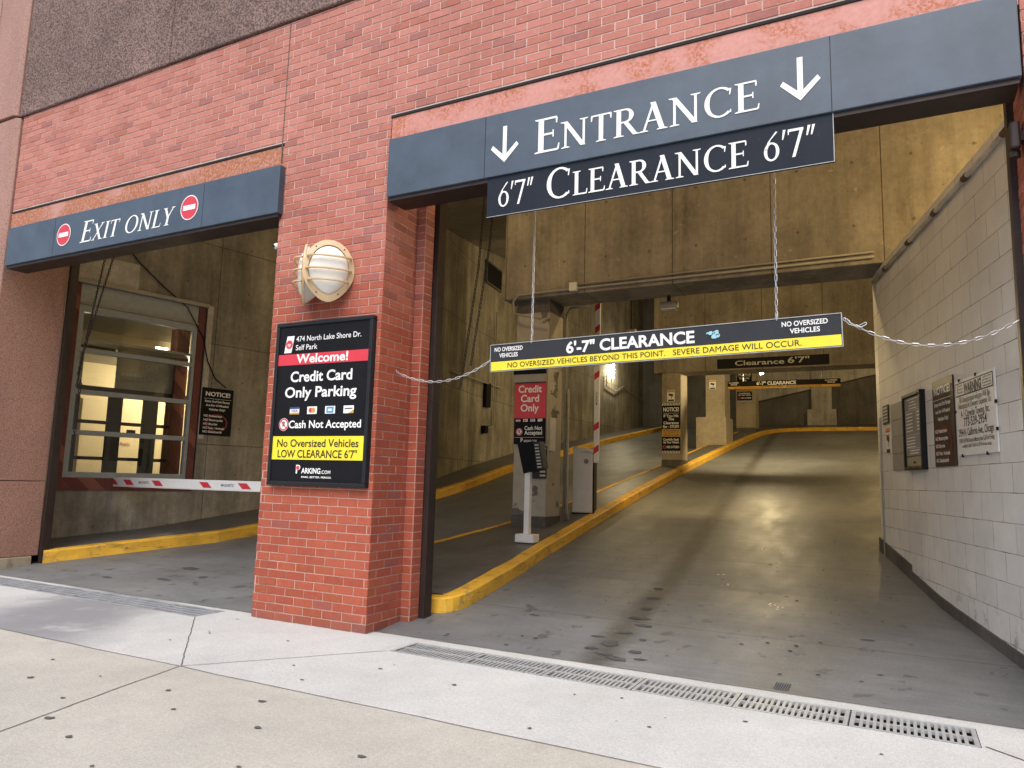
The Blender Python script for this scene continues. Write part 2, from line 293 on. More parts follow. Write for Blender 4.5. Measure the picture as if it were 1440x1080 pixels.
# ------------------------------------------------------------------ geometry helpers
class MB:
    def __init__(s): s.v, s.f, s.mi, s.marks = [], [], [], []
    def add(s, vs, fs, m=0):
        o = len(s.v); s.v += [tuple(p) for p in vs]; s.f += [tuple(i+o for i in f) for f in fs]; s.mi += [m]*len(fs); return s
    def box(s, x0, x1, y0, y1, z0, z1, m=0):
        return s.hexa([(x0, y0), (x1, y0), (x1, y1), (x0, y1)], z0, z1, m)
    def hexa(s, q, z0, z1, m=0):
        n = len(q); vs = [(x, y, z0) for x, y in q]+[(x, y, z1) for x, y in q]
        fs = [tuple(range(n))[::-1], tuple(range(n, 2*n))]+[(i, (i+1) % n, (i+1) % n+n, i+n) for i in range(n)]
        return s.add(vs, fs, m)
    def rect(s, x0, x1, y0, y1, z, m=0): return s.add([(x0, y0, z), (x1, y0, z), (x1, y1, z), (x0, y1, z)], [(0, 1, 2, 3)], m)
    def poly(s, pts, z, m=0): return s.add([(x, y, z) for x, y in pts], [tuple(range(len(pts)))], m)
    def disc(s, cx, cy, r, z, m=0, n=24, ry=None):
        return s.poly([(cx+r*math.cos(2*math.pi*i/n), cy+(ry or r)*math.sin(2*math.pi*i/n)) for i in range(n)], z, m)
    def ring(s, cx, cy, r0, r1, z, m=0, n=32, sy=1):
        vs = [(cx+r*math.cos(2*math.pi*i/n), cy+r*sy*math.sin(2*math.pi*i/n), z) for r in (r0, r1) for i in range(n)]
        return s.add(vs, [(i, (i+1) % n, (i+1) % n+n, i+n)[::-1] for i in range(n)], m)
    def tube(s, path, r, n=8, m=0, closed=False):
        path = [Vector(p) for p in path]; k = len(path); vs = []; nrm = None
        for i, p in enumerate(path):
            if closed: d = path[(i+1) % k]-path[i-1]
            else: d = path[min(i+1, k-1)]-path[max(i-1, 0)]
            d.normalize()
            if nrm is None: nrm = d.orthogonal().normalized()
            else:
                nrm = nrm-d*nrm.dot(d)
                nrm = nrm.normalized() if nrm.length > 1e-6 else d.orthogonal().normalized()
            b = d.cross(nrm)
            vs += [p+(nrm*math.cos(2*math.pi*j/n)+b*math.sin(2*math.pi*j/n))*r for j in range(n)]
        fs = []
        for i in range(k if closed else k-1):
            a, c = i*n, ((i+1) % k)*n
            fs += [(a+j, a+(j+1) % n, c+(j+1) % n, c+j) for j in range(n)]
        if not closed: fs += [tuple(range(n))[::-1], tuple(range((k-1)*n, k*n))]
        return s.add(vs, fs, m)
    def build(s, name, mats, parent=None, smooth=False, bevel=0):
        if len(s.marks) > 1:                         # every line of writing becomes a part of its own
            cuts = s.marks+[(len(s.v), len(s.f))]; cuts[0] = (0, 0)
            for (v0, f0), (v1, f1) in zip(cuts, cuts[1:]):
                b = MB(); b.v = s.v[v0:v1]; b.f = [tuple(i-v0 for i in f) for f in s.f[f0:f1]]; b.mi = s.mi[f0:f1]; o = b.build(name, mats, parent)
            return o
        me = bpy.data.meshes.new(name); me.from_pydata(s.v, [], s.f)
        for mm in (mats if isinstance(mats, (list, tuple)) else [mats]): me.materials.append(MAT[mm])
        me.polygons.foreach_set('material_index', s.mi)
        if smooth: me.polygons.foreach_set('use_smooth', [True]*len(me.polygons))
        me.update()
        o = bpy.data.objects.new(name, me); COL.objects.link(o)
        if parent: o.parent = parent
        if bevel:
            b = o.modifiers.new('bevel', 'BEVEL'); b.width = bevel; b.segments = 2; b.limit_method = 'ANGLE'; b.angle_limit = .7
        return o

def tag(o, label, cat, group=None):
    o['label'] = label; o['category'] = cat
    if group: o['group'] = group
    return o
def struct(o, label=None): o['kind'] = 'structure'; return o
def thing(name, label, cat, loc=(0, 0, 0), rz=0, group=None):
    o = bpy.data.objects.new(name, None); COL.objects.link(o); o.location = loc; o.rotation_euler = (0, 0, rz); o.empty_display_size = .1
    return tag(o, label, cat, group)
def board(name, label, cat, loc, u, group=None, tilt=0):
    """thing whose local x runs along u (reading direction), local y up, local z out of its face"""
    o = bpy.data.objects.new(name, None); COL.objects.link(o); o.empty_display_size = .1
    u = Vector(u).normalized(); v = Vector((0, 0, 1)); v = (v-u*v.dot(u)).normalized(); n = u.cross(v)
    o.matrix_world = Matrix(((u.x, v.x, n.x, loc[0]), (u.y, v.y, n.y, loc[1]), (u.z, v.z, n.z, loc[2]), (0, 0, 0, 1)))
    return tag(o, label, cat, group)
def copy_tree(o, parent=None):
    c = o.copy(); COL.objects.link(c)
    if parent: c.parent = parent
    for ch in list(o.children): copy_tree(ch, c)
    return c

# lettering: sans from Blender's built-in font, serif capitals drawn below
_cache = {}
def glyphs(body, bold):
    key = (body, bold)
    if key not in _cache:
        cu = bpy.data.curves.new('t', 'FONT'); cu.body = body; cu.size = 1; cu.offset = bold; cu.resolution_u = 4; cu.fill_mode = 'FRONT'
        o = bpy.data.objects.new('t', cu); me = o.to_mesh()
        _cache[key] = ([v.co.copy() for v in me.vertices], [tuple(p.vertices) for p in me.polygons])
        o.to_mesh_clear(); bpy.data.objects.remove(o); bpy.data.curves.remove(cu)
    return _cache[key]
_CAP = max(v.y for v in glyphs('H', 0)[0])
def text(mb, body, cx, y, h, w=None, bold=.012, z=.003, m=0, align='C', maxw=None):
    """cap height h, baseline y; width w (stretched) or natural"""
    vs, fs = glyphs(body, bold); k = h/_CAP; mb.marks.append((len(mb.v), len(mb.f)))
    x0 = min(v.x for v in vs); x1 = max(v.x for v in vs); nat = (x1-x0)*k
    sx = k*(w/nat if w else (min(1, maxw/nat) if maxw else 1)); wid = (x1-x0)*sx
    ox = {'C': cx-wid/2, 'L': cx, 'R': cx-wid}[align]
    mb.add([(ox+(v.x-x0)*sx, y+v.y*k, z) for v in vs], fs, m)

def q(x0, y0, x1, y1, w, w1=None):           # stroke from point to point, horizontal widths
    w1 = w if w1 is None else w1
    return [(x0-w/2, y0), (x0+w/2, y0), (x1+w1/2, y1), (x1-w1/2, y1)]
def bar(x0, x1, y, t): return [(x0, y), (x1, y), (x1, y+t), (x0, y+t)]
def serif(x, y, w, up=True):
    s = .05 if up else -.05
    return [(x-w/2, y), (x+w/2, y), (x+w/2, y+s*.5), (x+w*.28, y+s), (x-w*.28, y+s), (x-w/2, y+s*.5)]
def arc(cx, cy, rx, ry, a0, a1, thick, thin, n=18):
    out, inn = [], []
    for i in range(n+1):
        a = math.radians(a0+(a1-a0)*i/n); tk = thin+(thick-thin)*abs(math.cos(a))**1.3
        out.append((cx+rx*math.cos(a), cy+ry*math.sin(a))); inn.append((cx+(rx-tk)*math.cos(a), cy+(ry-min(tk, thin*1.3))*math.sin(a)))
    return [[out[i], out[i+1], inn[i+1], inn[i]] for i in range(n)]
T, H_ = .135, .06
def L_E(): return .62, [q(.16, 0, .16, 1, T), serif(.13, 0, .25), serif(.13, 1, .25, False), bar(.16, .54, .94, H_), bar(.16, .46, .49, H_), bar(.16, .57, 0, H_), q(.535, .80, .535, .96, .03, .05), q(.455, .41, .455, .62, .03), q(.575, .02, .60, .2, .05, .03)]
def L_L(): return .57, [q(.16, 0, .16, 1, T), serif(.15, 0, .25), serif(.16, 1, .3, False), bar(.16, .53, 0, H_), q(.53, .02, .56, .22, .05, .03)]
def L_T(): return .66, [q(.33, 0, .33, 1, T), serif(.33, 0, .3), bar(.03, .63, .94, H_), q(.04, .78, .05, .97, .03, .06), q(.62, .78, .61, .97, .03, .06)]
def L_N(): return .86, [q(.14, 0, .14, 1, .07), serif(.14, 0, .26), q(.12, 1, .68, 0, .15), q(.70, 0, .70, 1, .07), serif(.70, 1, .26, False), serif(.08, 1, .2, False)]
def L_A(): return .80, [q(.12, 0, .40, 1.02, .065), q(.64, 0, .38, 1.02, .15), serif(.12, 0, .26), serif(.64, 0, .3), bar(.22, .54, .34, .05)]
def L_R(): return .72, [q(.16, 0, .16, 1, T), serif(.16, 0, .3), serif(.13, 1, .25, False), bar(.16, .36, .94, H_), bar(.16, .36, .48, H_)]+arc(.35, .74, .24, .26, -90, 90, T, H_)+[q(.36, .5, .64, 0, .14), serif(.66, 0, .16)]
def L_C(): return .78, arc(.44, .5, .40, .52, 48, 312, T, H_)+[q(.69, .70, .71, .92, .03, .05), q(.70, .10, .71, .2, .05, .03)]
def L_O(): return .92, arc(.46, .5, .42, .52, 0, 360, T, H_, 36)
def L_I(): return .34, [q(.17, 0, .17, 1, T), serif(.17, 0, .3), serif(.17, 1, .3, False)]
def L_X(): return .78, [q(.12, 1, .62, 0, .15), q(.62, 1, .12, 0, .07), serif(.12, 1, .26, False), serif(.62, 1, .22, False), serif(.12, 0, .22), serif(.64, 0, .28)]
def L_Y(): return .74, [q(.10, 1, .36, .45, .14), q(.60, 1, .37, .45, .065), q(.36, 0, .36, .47, T), serif(.36, 0, .3), serif(.11, 1, .26, False), serif(.60, 1, .22, False)]
def L_6(): return .56, arc(.28, .31, .25, .33, 0, 360, .11, .06, 30)+[[(.03, .34), (.14, .38), (.25, .72), (.16, .66)], [(.16, .66), (.25, .72), (.48, .98), (.42, 1.0)]]
def L_7(): return .54, [bar(.03, .52, .9, .09), q(.47, .95, .2, 0, .1), q(.045, .8, .05, .95, .03, .05)]
def L_q(): return .16, [q(.05, .66, .11, 1.0, .04, .09)]
def L_Q(): return .34, [q(.06, .68, .13, 1.02, .05, .09), q(.20, .68, .27, 1.02, .05, .09)]
GL = {'E': L_E, 'L': L_L, 'T': L_T, 'N': L_N, 'A': L_A, 'R': L_R, 'C': L_C, 'O': L_O, 'I': L_I, 'X': L_X, 'Y': L_Y, '6': L_6, '7': L_7, "'": L_q, '"': L_Q}
def serif_text(mb, runs, x, y, w, z=.003, slant=0.0, m=0):
    """runs: list of (chars, cap height); stretched horizontally to width w"""
    mb.marks.append((len(mb.v), len(mb.f))); tot = 0; items = []
    for chars, h in runs:
        for ch in chars:
            if ch == ' ': tot += .34*h; continue
            aw, ps = GL[ch](); items.append((tot, h, ps)); tot += (aw+.03)*h
    k = w/tot; i = 0
    for ox, h, ps in items:
        for p in ps:
            i += 1
            mb.poly([(x+(ox+(px+slant*py)*h)*k, y+py*h) for px, py in p], z+.00008*(i % 17), m)

def arrow_down(mb, cx, yb, h, wd, z=.003):
    s = h*.118
    mb.rect(cx-s/2, cx+s/2, yb+s*1.3, yb+h, z)
    for sg in (-1, 1):
        mb.poly([(cx, yb), (cx+sg*wd/2, yb+h*.42), (cx+sg*(wd/2-s*.55), yb+h*.42+s*.8), (cx, yb+s*1.5)][::sg], z+.0002*(sg+2))

# chain of real links along a path
def chain_mesh(mb, path, L=.05, wd=.026, r=.0035):
    P = [Vector(p) for p in path]; seg = [0]
    for a, b in zip(P, P[1:]): seg.append(seg[-1]+(b-a).length)
    step = L-2*r*1.6; n = int(seg[-1]/step); j = 0
    for i in range(n):
        d = (i+.5)*seg[-1]/n
        while j < len(P)-2 and seg[j+1] < d: j += 1
        f = (d-seg[j])/max(1e-9, seg[j+1]-seg[j]); c = P[j].lerp(P[j+1], f); t = (P[j+1]-P[j]).normalized()
        s = t.cross(Vector((.31, .9, .2))).normalized(); s2 = t.cross(s)
        if i % 2: s = s2
        pts = []
        for k in range(10):
            a = 2*math.pi*k/10
            pts.append(c+t*((L/2-wd/2)*(1 if math.cos(a) > .01 else -1 if math.cos(a) < -.01 else 0)+(wd/2-r)*math.cos(a))+s*((wd/2-r)*math.sin(a)))
        mb.tube(pts, r, 5, closed=True)
def sag(a, b, drop, n=24):
    a, b = Vector(a), Vector(b)
    return [a.lerp(b, i/n)-Vector((0, 0, drop*4*(i/n)*(1-i/n))) for i in range(n+1)]

S1, YK, S2 = .08, 2.57, .145
def rz(y): return 0 if y < .17 else S1*(y-.17) if y < YK+.17 else S1*YK+S2*(y-.17-YK)
FU, FV = (1, 0, 0), (0, 0, 1)                     # reading direction of everything parallel to the facade

def lay_bricks(mb, p0, p1, z0, z1, out=.0042, ext0=0, ext1=0, row=.0677, bw=.202, bond=.5, jt=.0088, chip=False, zref=0, phase=0.0, m=1):
    """real bricks standing proud of a mortar plane from plan point p0 to p1 (facing right of that direction)"""
    d = Vector((p1[0]-p0[0], p1[1]-p0[1])); L = d.length; d.normalize(); n = Vector((d.y, -d.x)); rr_ = random.Random(int(L*1000+z0*77))
    k0 = int(math.floor((z0-zref)/row)); k1 = int(math.ceil((z1-zref)/row))
    for k in range(k0, k1):
        za, zb = max(z0+.001, zref+k*row+jt/2), min(z1-.001, zref+(k+1)*row-jt/2)
        if zb-za < .012: continue
        off = (bond if k % 2 else 0)*bw+phase; i = int(math.floor((-ext0-off)/bw))
        while i*bw+off < L+ext1:
            a, b = max(-ext0, i*bw+off+jt/2), min(L+ext1, (i+1)*bw+off-jt/2); i += 1
            if b-a < .02: continue
            if chip and za < 1.3 and i > -2:
                if a < -ext0+.001: a += rr_.choice([0, 0, .004, .012, .022])
                if b > L+ext1-.001: b -= rr_.choice([0, 0, 0, .003, .007])
            if a > -ext0: a += rr_.uniform(-.0012, .0012)
            if b < L+ext1: b += rr_.uniform(-.0012, .0012)
            o = out+rr_.uniform(-.0014, .0014); e = rr_.uniform(-.0009, .0009); f = rr_.uniform(-.0009, .0009); c = .0016
            P = lambda s_, z_, o_: (p0[0]+d.x*s_+n.x*o_, p0[1]+d.y*s_+n.y*o_, z_)
            A = [P(a, za+e, -.004), P(b, za+f, -.004), P(b, zb+f, -.004), P(a, zb+e, -.004)]
            B = [P(a, za+e, o-c), P(b, za+f, o-c), P(b, zb+f, o-c), P(a, zb+e, o-c)]
            D = [P(a+c, za+e+c, o), P(b-c, za+f+c, o), P(b-c, zb+f-c, o), P(a+c, zb+e-c, o)]
            mb.add(A+B+D, [(8, 9, 10, 11)]+[(q_, (q_+1) % 4, (q_+1) % 4+4, q_+4) for q_ in range(4)]+[(q_+4, (q_+1) % 4+4, (q_+1) % 4+8, q_+8) for q_ in range(4)], m)

# ================================================================== GROUND
g = MB().rect(-600, 600, -600, 600, -.42); struct(g.build('ground', 'road'))
g = MB().rect(-40, 40, -16, -6.6, -.12); struct(g.build('road', 'road'))
g = MB().box(-40, 40, -6.6, -6.42, -.3, .0); struct(g.build('street_kerb', 'pale', bevel=.02))
# tan pavement with joints and trodden gum
YE = -1.385
g = MB().rect(-40, 40, -6.42, YE, 0)
def strip(mb, pts, wd, z, m):
    for (x0, y0), (x1, y1) in zip(pts, pts[1:]):
        d = Vector((x1-x0, y1-y0)).normalized(); nx, ny = -d.y*wd/2, d.x*wd/2
        mb.add([(x0+nx, y0+ny, z), (x0-nx, y0-ny, z), (x1-nx, y1-ny, z), (x1+nx, y1+ny, z)], [(0, 1, 2, 3)], m)
def wob(a, b, n=14, amp=.006):
    return [(a[0]+(b[0]-a[0])*i/n+random.uniform(-amp, amp)*(0 < i < n), a[1]+(b[1]-a[1])*i/n+random.uniform(-amp, amp)*(0 < i < n)) for i in range(n+1)]
strip(g, wob((-.331, -1.385), (.06, -2.9)), .007, .003, 1); strip(g, wob((.06, -2.9), (.8, -6.3)), .007, .003, 1)
for x in (-3.4, -6.5, 4.0, 7.1): strip(g, wob((x, -1.385), (x+.2, -6.4)), .010, .003, 1)
strip(g, wob((-20, -3.9), (20, -3.9), 60), .01, .0035, 1)
def blob(mb, x, y, r, z, m):
    a0 = random.random()*6; n = 9
    mb.poly([(x+r*(1+.3*math.sin(3*a+a0))*math.cos(a)*1.25, y+r*(1+.25*math.cos(2*a+a0))*math.sin(a)) for a in [2*math.pi*i/n for i in range(n)]], z, m)
for x, y in [(.907, -1.923), (.618, -1.621), (-.281, -2.13), (.05, -1.75), (-.02, -2.35), (.35, -1.95), (.3, -2.45), (-1.1, -1.7), (1.55, -1.95), (2.0, -2.2), (.7, -2.6), (-.8, -2.0), (1.2, -2.3), (2.6, -1.75), (-2.2, -1.75)]:
    blob(g, x, y, random.uniform(.009, .02), .0045, 2)
for i in range(26): blob(g, random.uniform(-6, 7), random.uniform(-4.6, -1.5), random.uniform(.003, .008), .0045, 2)
struct(g.build('pavement', ['tan', 'sealant', 'gum']))
# pale apron with two trench drains cut in it
GX0, GX1, GY0, GY1 = .475, 3.943, -.328, -.014
EX0, EX1, EY0, EY1 = -5.616, -1.57, -.27, .05
YB = .125
g = MB()
g.rect(-40, -7.4, YE, .02, 0); g.rect(-7.4, EX0, YE, YB, 0); g.rect(EX0, EX1, YE, EY0, 0); g.rect(EX0, EX1, EY1, YB, 0); g.rect(EX1, GX0, YE, YB, 0)
g.rect(GX0, GX1, YE, GY0, 0); g.rect(GX0, GX1, GY1, YB, 0); g.rect(GX1, 8.0, YE, YB, 0); g.rect(8.0, 40, YE, .02, 0)
for x0, x1, y0, y1 in ((GX0, GX1, GY0, GY1), (EX0, EX1, EY0, EY1)):
    g.add([(x0, y0, 0), (x1, y0, 0), (x1, y1, 0), (x0, y1, 0), (x0, y0, -.16), (x1, y0, -.16), (x1, y1, -.16), (x0, y1, -.16)],
          [(0, 1, 5, 4), (1, 2, 6, 5), (2, 3, 7, 6), (3, 0, 4, 7), (4, 5, 6, 7)], 2)
strip(g, wob((-1.56, -.27), (-.331, -1.37), 30, .004), .007, .003, 1); strip(g, wob((-.331, -1.37), (.46, -.34), 14, .004), .006, .003, 1)
strip(g, wob((3.96, -.3), (5.2, -1.37)), .010, .003, 1); strip(g, wob((-38, YE+.002), (38, YE+.002), 260, .006), .006, .0032, 1)
strip(g, wob((-7, .115), (-1.2, .115), 40, .004), .008, .003, 1); strip(g, wob((0, .115), (5, .115), 40, .004), .008, .003, 1)
for x, y in [(.222, -.98), (.724, -.748), (2.006, -1.237), (2.9, -.55), (.5, -1.2), (-.3, -.5), (1.3, -.8), (-1.2, -.15), (2.5, -.9)]: blob(g, x, y, random.uniform(.008, .015), .0045, 3)
for i in range(22): blob(g, random.uniform(-5, 5), random.uniform(-1.3, -.4), random.uniform(.003, .009), .0045, 3)
struct(g.build('apron_pavement', ['pale', 'sealant', 'hole', 'gum']))
# ramp
g = MB(); ys = [YB]+[.17+i*.2 for i in range(13)]+[2.74]+[3+i*.5 for i in range(60)]
for i, y in enumerate(ys[:-1]):
    y1 = ys[i+1]; g.add([(-7.5, y, rz(y)), (7.5, y, rz(y)), (7.5, y1, rz(y1)), (-7.5, y1, rz(y1))], [(0, 1, 2, 3)])
def ramp_blob(x, y, rx, ry, m):
    n = 12; a0 = random.random()*6; pts = []
    for i in range(n):
        a = 2*math.pi*i/n; k = 1+.22*math.sin(2*a+a0)+.15*math.sin(5*a+2*a0); px, py = x+rx*k*math.cos(a), y+ry*k*math.sin(a); pts.append((px, py, rz(py)+.004))
    g.add(pts, [tuple(range(n))], m)
for x, y, k in [(1.75, .93, .05), (1.74, .62, .07), (1.79, .37, .05), (1.9, .31, .06), (1.72, 1.38, .06), (1.82, 1.18, .05), (1.66, .46, .04), (1.97, .5, .05), (1.6, .75, .035), (1.93, .8, .03), (1.68, 1.7, .05), (1.62, 2.1, .06), (1.55, 2.5, .05), (2.05, .36, .035), (-3.97, .56, .06), (-3.3, .75, .09), (-3.55, 1.28, .10), (-3.0, 1.0, .07), (3.4, 1.5, .03), (.9, 1.1, .03), (1.2, .5, .025)]:
    ramp_blob(x, y, k*random.uniform(.8, 1.5), k*random.uniform(.5, .9), 1)
for i in range(60): ramp_blob(random.uniform(.5, 3.6), random.uniform(.25, 5.5), *(random.uniform(.006, .018),)*2, 1)
for x, y in [(2.62, 2.33), (2.64, 2.26), (2.7, 2.2), (2.2, 4.6), (2.45, 4.4), (2.0, 3.3), (2.1, 2.9)]:
    for j in range(3): ramp_blob(x+random.uniform(-.04, .04), y+random.uniform(-.05, .05), random.uniform(.004, .011), random.uniform(.006, .014), 2)
for k in range(7):                                   # black rubber scrawl by the drain
    x = 2.93+.013*k; g.add([(x, .17, rz(.17)+.004), (x+.007, .17, rz(.17)+.004), (x+.012, .30, rz(.30)+.004), (x+.005, .30, rz(.30)+.004)], [(0, 1, 2, 3)], 1)
struct(g.build('ramp_road', ['ramp', 'oil', 'letter']))

def sweep_kerb(line, profile, name, mats, side=1):
    """profile (offset towards the kerbed side, height) swept along a plan polyline on the ramp"""
    mb = MB(); n = len(line); rows = []
    for i, (x, y) in enumerate(line):
        a, b = line[max(i-1, 0)], line[min(i+1, n-1)]
        d = Vector((b[0]-a[0], b[1]-a[1])).normalized(); nx, ny = -d.y*side, d.x*side
        jit = lambda h: random.uniform(-.0045, .0045) if h > .02 else 0
        rows.append([(x+nx*(o+jit(h)), y+ny*(o+jit(h)), rz(y)+h+jit(h)*.8) for o, h in profile])
    k = len(profile)
    for i in range(n-1):
        for j in range(k-1):
            mb.add([rows[i][j], rows[i+1][j], rows[i+1][j+1], rows[i][j+1]], [(0, 1, 2, 3) if side > 0 else (3, 2, 1, 0)])
    mb.add(rows[0], [tuple(range(k))]); mb.add(rows[-1], [tuple(range(k))])
    return struct(mb.build(name, mats, smooth=False)), rows
def dense(pts, step=.25):
    """Catmull-Rom resampling"""
    out = []; P = [pts[0]]+list(pts)+[pts[-1]]
    for i in range(1, len(P)-2):
        n = max(2, int(math.dist(P[i], P[i+1])/step))
        for k in range(n):
            t = k/n; p0, p1, p2, p3 = P[i-1], P[i], P[i+1], P[i+2]
            out.append(tuple(.5*((2*p1[c])+(-p0[c]+p2[c])*t+(2*p0[c]-5*p1[c]+4*p2[c]-p3[c])*t*t+(-p0[c]+3*p1[c]-3*p2[c]+p3[c])*t**3) for c in (0, 1)))
    out.append(pts[-1]); return out
KP = [(.0, -.02), (.004, .05), (.008, .112), (.022, .128), (.15, .13), (.158, .122), (.16, -.02)]
isl = dense([(-1.9, .80), (-.9, .80), (-.1, .80), (.12, .815), (.215, .90), (.235, 1.15), (.133, 1.86), (-.042, 3.0), (-.11, 4.1), (-.2, 5.5), (-.33, 8), (-.42, 11), (-.45, 15), (-.45, 18), (-.40, 20.5), (-.22, 22.2), (.2, 23.0), (.8, 23.35), (2.0, 23.45), (7, 23.5)])
_, rows = sweep_kerb(isl, KP, 'island_kerb', 'yellow_kerb')
lft = dense([(-2.05, .95), (-1.9, 1.6), (-1.56, 3.18), (-1.24, 4.67), (-1.11, 6.38), (-1.08, 7.6), (-1.10, 11.8), (-1.17, 15.5), (-1.25, 20), (-1.3, 24.8)])
sweep_kerb(lft, [(-.005, -.02), (0, .11), (.02, .13), (.10, .13), (.10, -.02)], 'island_kerb', 'yellow_kerb', -1)
# island top between the two kerbs
g = MB()
def interp(line, y):
    for a, b in zip(line, line[1:]):
        if a[1] <= y <= b[1]: return a[0]+(b[0]-a[0])*(y-a[1])/max(1e-6, b[1]-a[1])
    return line[-1][0] if y > line[-1][1] else line[0][0]
right_pts = [(r[5][0], r[5][1]) for r in rows if r[5][1] > 1.0 and r[5][1] < 23.4]
right_pts = [p for i, p in enumerate(right_pts) if i == 0 or p[1] > right_pts[i-1][1]]
ys2 = [.96+i*.3 for i in range(80)]
for y0, y1 in zip(ys2, ys2[1:]):
    f = lambda y: (interp(lft, y)+.06, min(interp(right_pts, y)+.02, 7))
    (a0, b0), (a1, b1) = f(y0), f(y1)
    g.add([(a0, y0, rz(y0)+.124), (b0, y0, rz(y0)+.124), (b1, y1, rz(y1)+.124), (a1, y1, rz(y1)+.124)], [(0, 1, 2, 3)])
g.add([(-1.3, 23.55, rz(23.55)+.12), (7.5, 23.6, rz(23.6)+.12), (7.5, 25.1, rz(25.1)+.12), (-1.3, 25.1, rz(25.1)+.12)], [(0, 1, 2, 3)])
struct(g.build('island_pavement', 'asphalt'))
# kerbed walk along the left wall
lk = dense([(-5.50, .76), (-5.16, 1.9), (-4.66, 3.45), (-4.15, 5.3), (-3.90, 6.85), (-4.05, 8.6), (-4.46, 11.17), (-4.68, 15.15), (-4.76, 19), (-4.6, 24.2), (-4.5, 29)])
sweep_kerb(lk, [(o, h*1.15) for o, h in KP], 'walk_kerb', 'yellow_kerb')
WALL = [(-6.70, .70), (-6.548, 1.359), (-5.876, 4.437), (-4.915, 8.164), (-5.483, 10.61), (-5.91, 13.63), (-5.78, 19.9), (-5.7, 26.6), (-5.6, 31)]
g = MB(); ys3 = [.80+i*.35 for i in range(80)]
for y0, y1 in zip(ys3, ys3[1:]):
    a0, b0, a1, b1 = interp(WALL, y0)-.1, interp(lk, y0)-.13, interp(WALL, y1)-.1, interp(lk, y1)-.13
    g.add([(a0, y0, rz(y0)+.14), (b0, y0, rz(y0)+.14), (b1, y1, rz(y1)+.14), (a1, y1, rz(y1)+.14)], [(0, 1, 2, 3)])
struct(g.build('sidewalk', 'asphalt'))

# ================================================================== FACADE
g = MB()
g.box(-5.55, 8, 0, .25, 4.170, 5.372)                  # band above both openings
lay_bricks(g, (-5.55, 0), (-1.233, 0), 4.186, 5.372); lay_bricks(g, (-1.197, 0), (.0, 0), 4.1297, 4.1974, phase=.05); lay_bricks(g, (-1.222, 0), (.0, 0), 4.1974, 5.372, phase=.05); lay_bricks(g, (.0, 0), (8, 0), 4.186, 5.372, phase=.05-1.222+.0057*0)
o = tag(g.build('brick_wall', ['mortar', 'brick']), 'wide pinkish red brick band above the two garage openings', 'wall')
j = MB(); j.box(-1.233, -1.222, -.004, .02, 4.0, 5.37); j.build('control_joint', 'sealant', o)
j = MB(); j.box(-5.55, -1.20, -.0035, .03, 4.164, 4.184); j.build('shadow_gap', 'gap', o); j = MB(); j.box(.0, 4.335, -.0035, .03, 4.164, 4.186); j.build('shadow_gap', 'gap', o)  # dark strips painted in for the shadow gap above each lintel
# pillar between the openings
g = MB(); g.hexa([(-1.197, 0), (0, 0), (-.02, .47), (-1.197, .47)], -.05, 4.168); g.hexa([(-1.197, .47), (.068, .47), (.068, .60), (-1.197, .60)], -.05, 4.168)
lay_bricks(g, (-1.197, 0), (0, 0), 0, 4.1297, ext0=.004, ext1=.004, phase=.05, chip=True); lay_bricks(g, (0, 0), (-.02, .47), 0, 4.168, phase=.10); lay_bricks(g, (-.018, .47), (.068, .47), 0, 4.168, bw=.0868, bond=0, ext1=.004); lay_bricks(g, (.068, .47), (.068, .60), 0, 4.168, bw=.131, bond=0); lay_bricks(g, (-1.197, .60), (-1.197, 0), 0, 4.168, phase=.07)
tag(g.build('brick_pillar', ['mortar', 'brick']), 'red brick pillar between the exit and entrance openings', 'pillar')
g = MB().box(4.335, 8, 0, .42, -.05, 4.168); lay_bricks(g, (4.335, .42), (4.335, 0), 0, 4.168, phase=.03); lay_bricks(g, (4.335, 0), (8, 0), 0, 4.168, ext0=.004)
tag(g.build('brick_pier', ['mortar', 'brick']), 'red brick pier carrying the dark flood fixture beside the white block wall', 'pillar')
# rough panel above, granite column left
g = MB(); g.box(-5.60, -2.9, -.03, .25, 5.378, 9.5); g.box(-2.894, -.2, -.03, .25, 5.382, 9.5); g.box(-.194, 9, -.03, .25, 5.382, 9.5)
tag(g.build('aggregate_wall', 'aggregate', bevel=.015), 'rough dark exposed aggregate wall panels above the brick', 'wall')
g = MB(); g.hexa([(-7.6, -.06), (-5.62, -.06), (-5.571, -.02), (-5.571, .735), (-7.6, .735)], .14, 1.02); g.hexa([(-7.6, -.06), (-5.62, -.06), (-5.571, -.02), (-5.571, .735), (-7.6, .735)], 1.028, 5.36)
g.hexa([(-6.2, -.08), (-5.65, -.08), (-5.605, -.04), (-5.605, .6), (-6.2, .6)], 5.385, 9.5); g.hexa([(-9.6, -.08), (-6.215, -.08), (-6.215, .6), (-9.6, .6)], 5.385, 9.5)
g.box(-14, -7.605, -.04, .5, .14, 5.36)
o = tag(g.build('granite_column', 'granite', bevel=.008), 'pink brown granite column left of the exit opening', 'pillar')
g = MB(); g.hexa([(-14, -.07), (-5.63, -.07), (-5.56, -.02), (-5.56, .66), (-14, .66)], -.05, .136); g.build('plinth', 'conc_plain', o, bevel=.01)
# steel lintels
g = MB(); g.box(-5.57, -1.20, .004, .22, 3.90, 4.164); tag(g.build('steel_lintel', 'pink_rust', bevel=.004), 'heavily rusted orange pink lintel over the exit', 'lintel', 'steel lintels')
g = MB(); g.box(.006, 4.33, .004, .22, 3.90, 4.164); tag(g.build('steel_lintel', 'pink', bevel=.004), 'pink painted lintel with rust spots over the entrance', 'lintel', 'steel lintels')
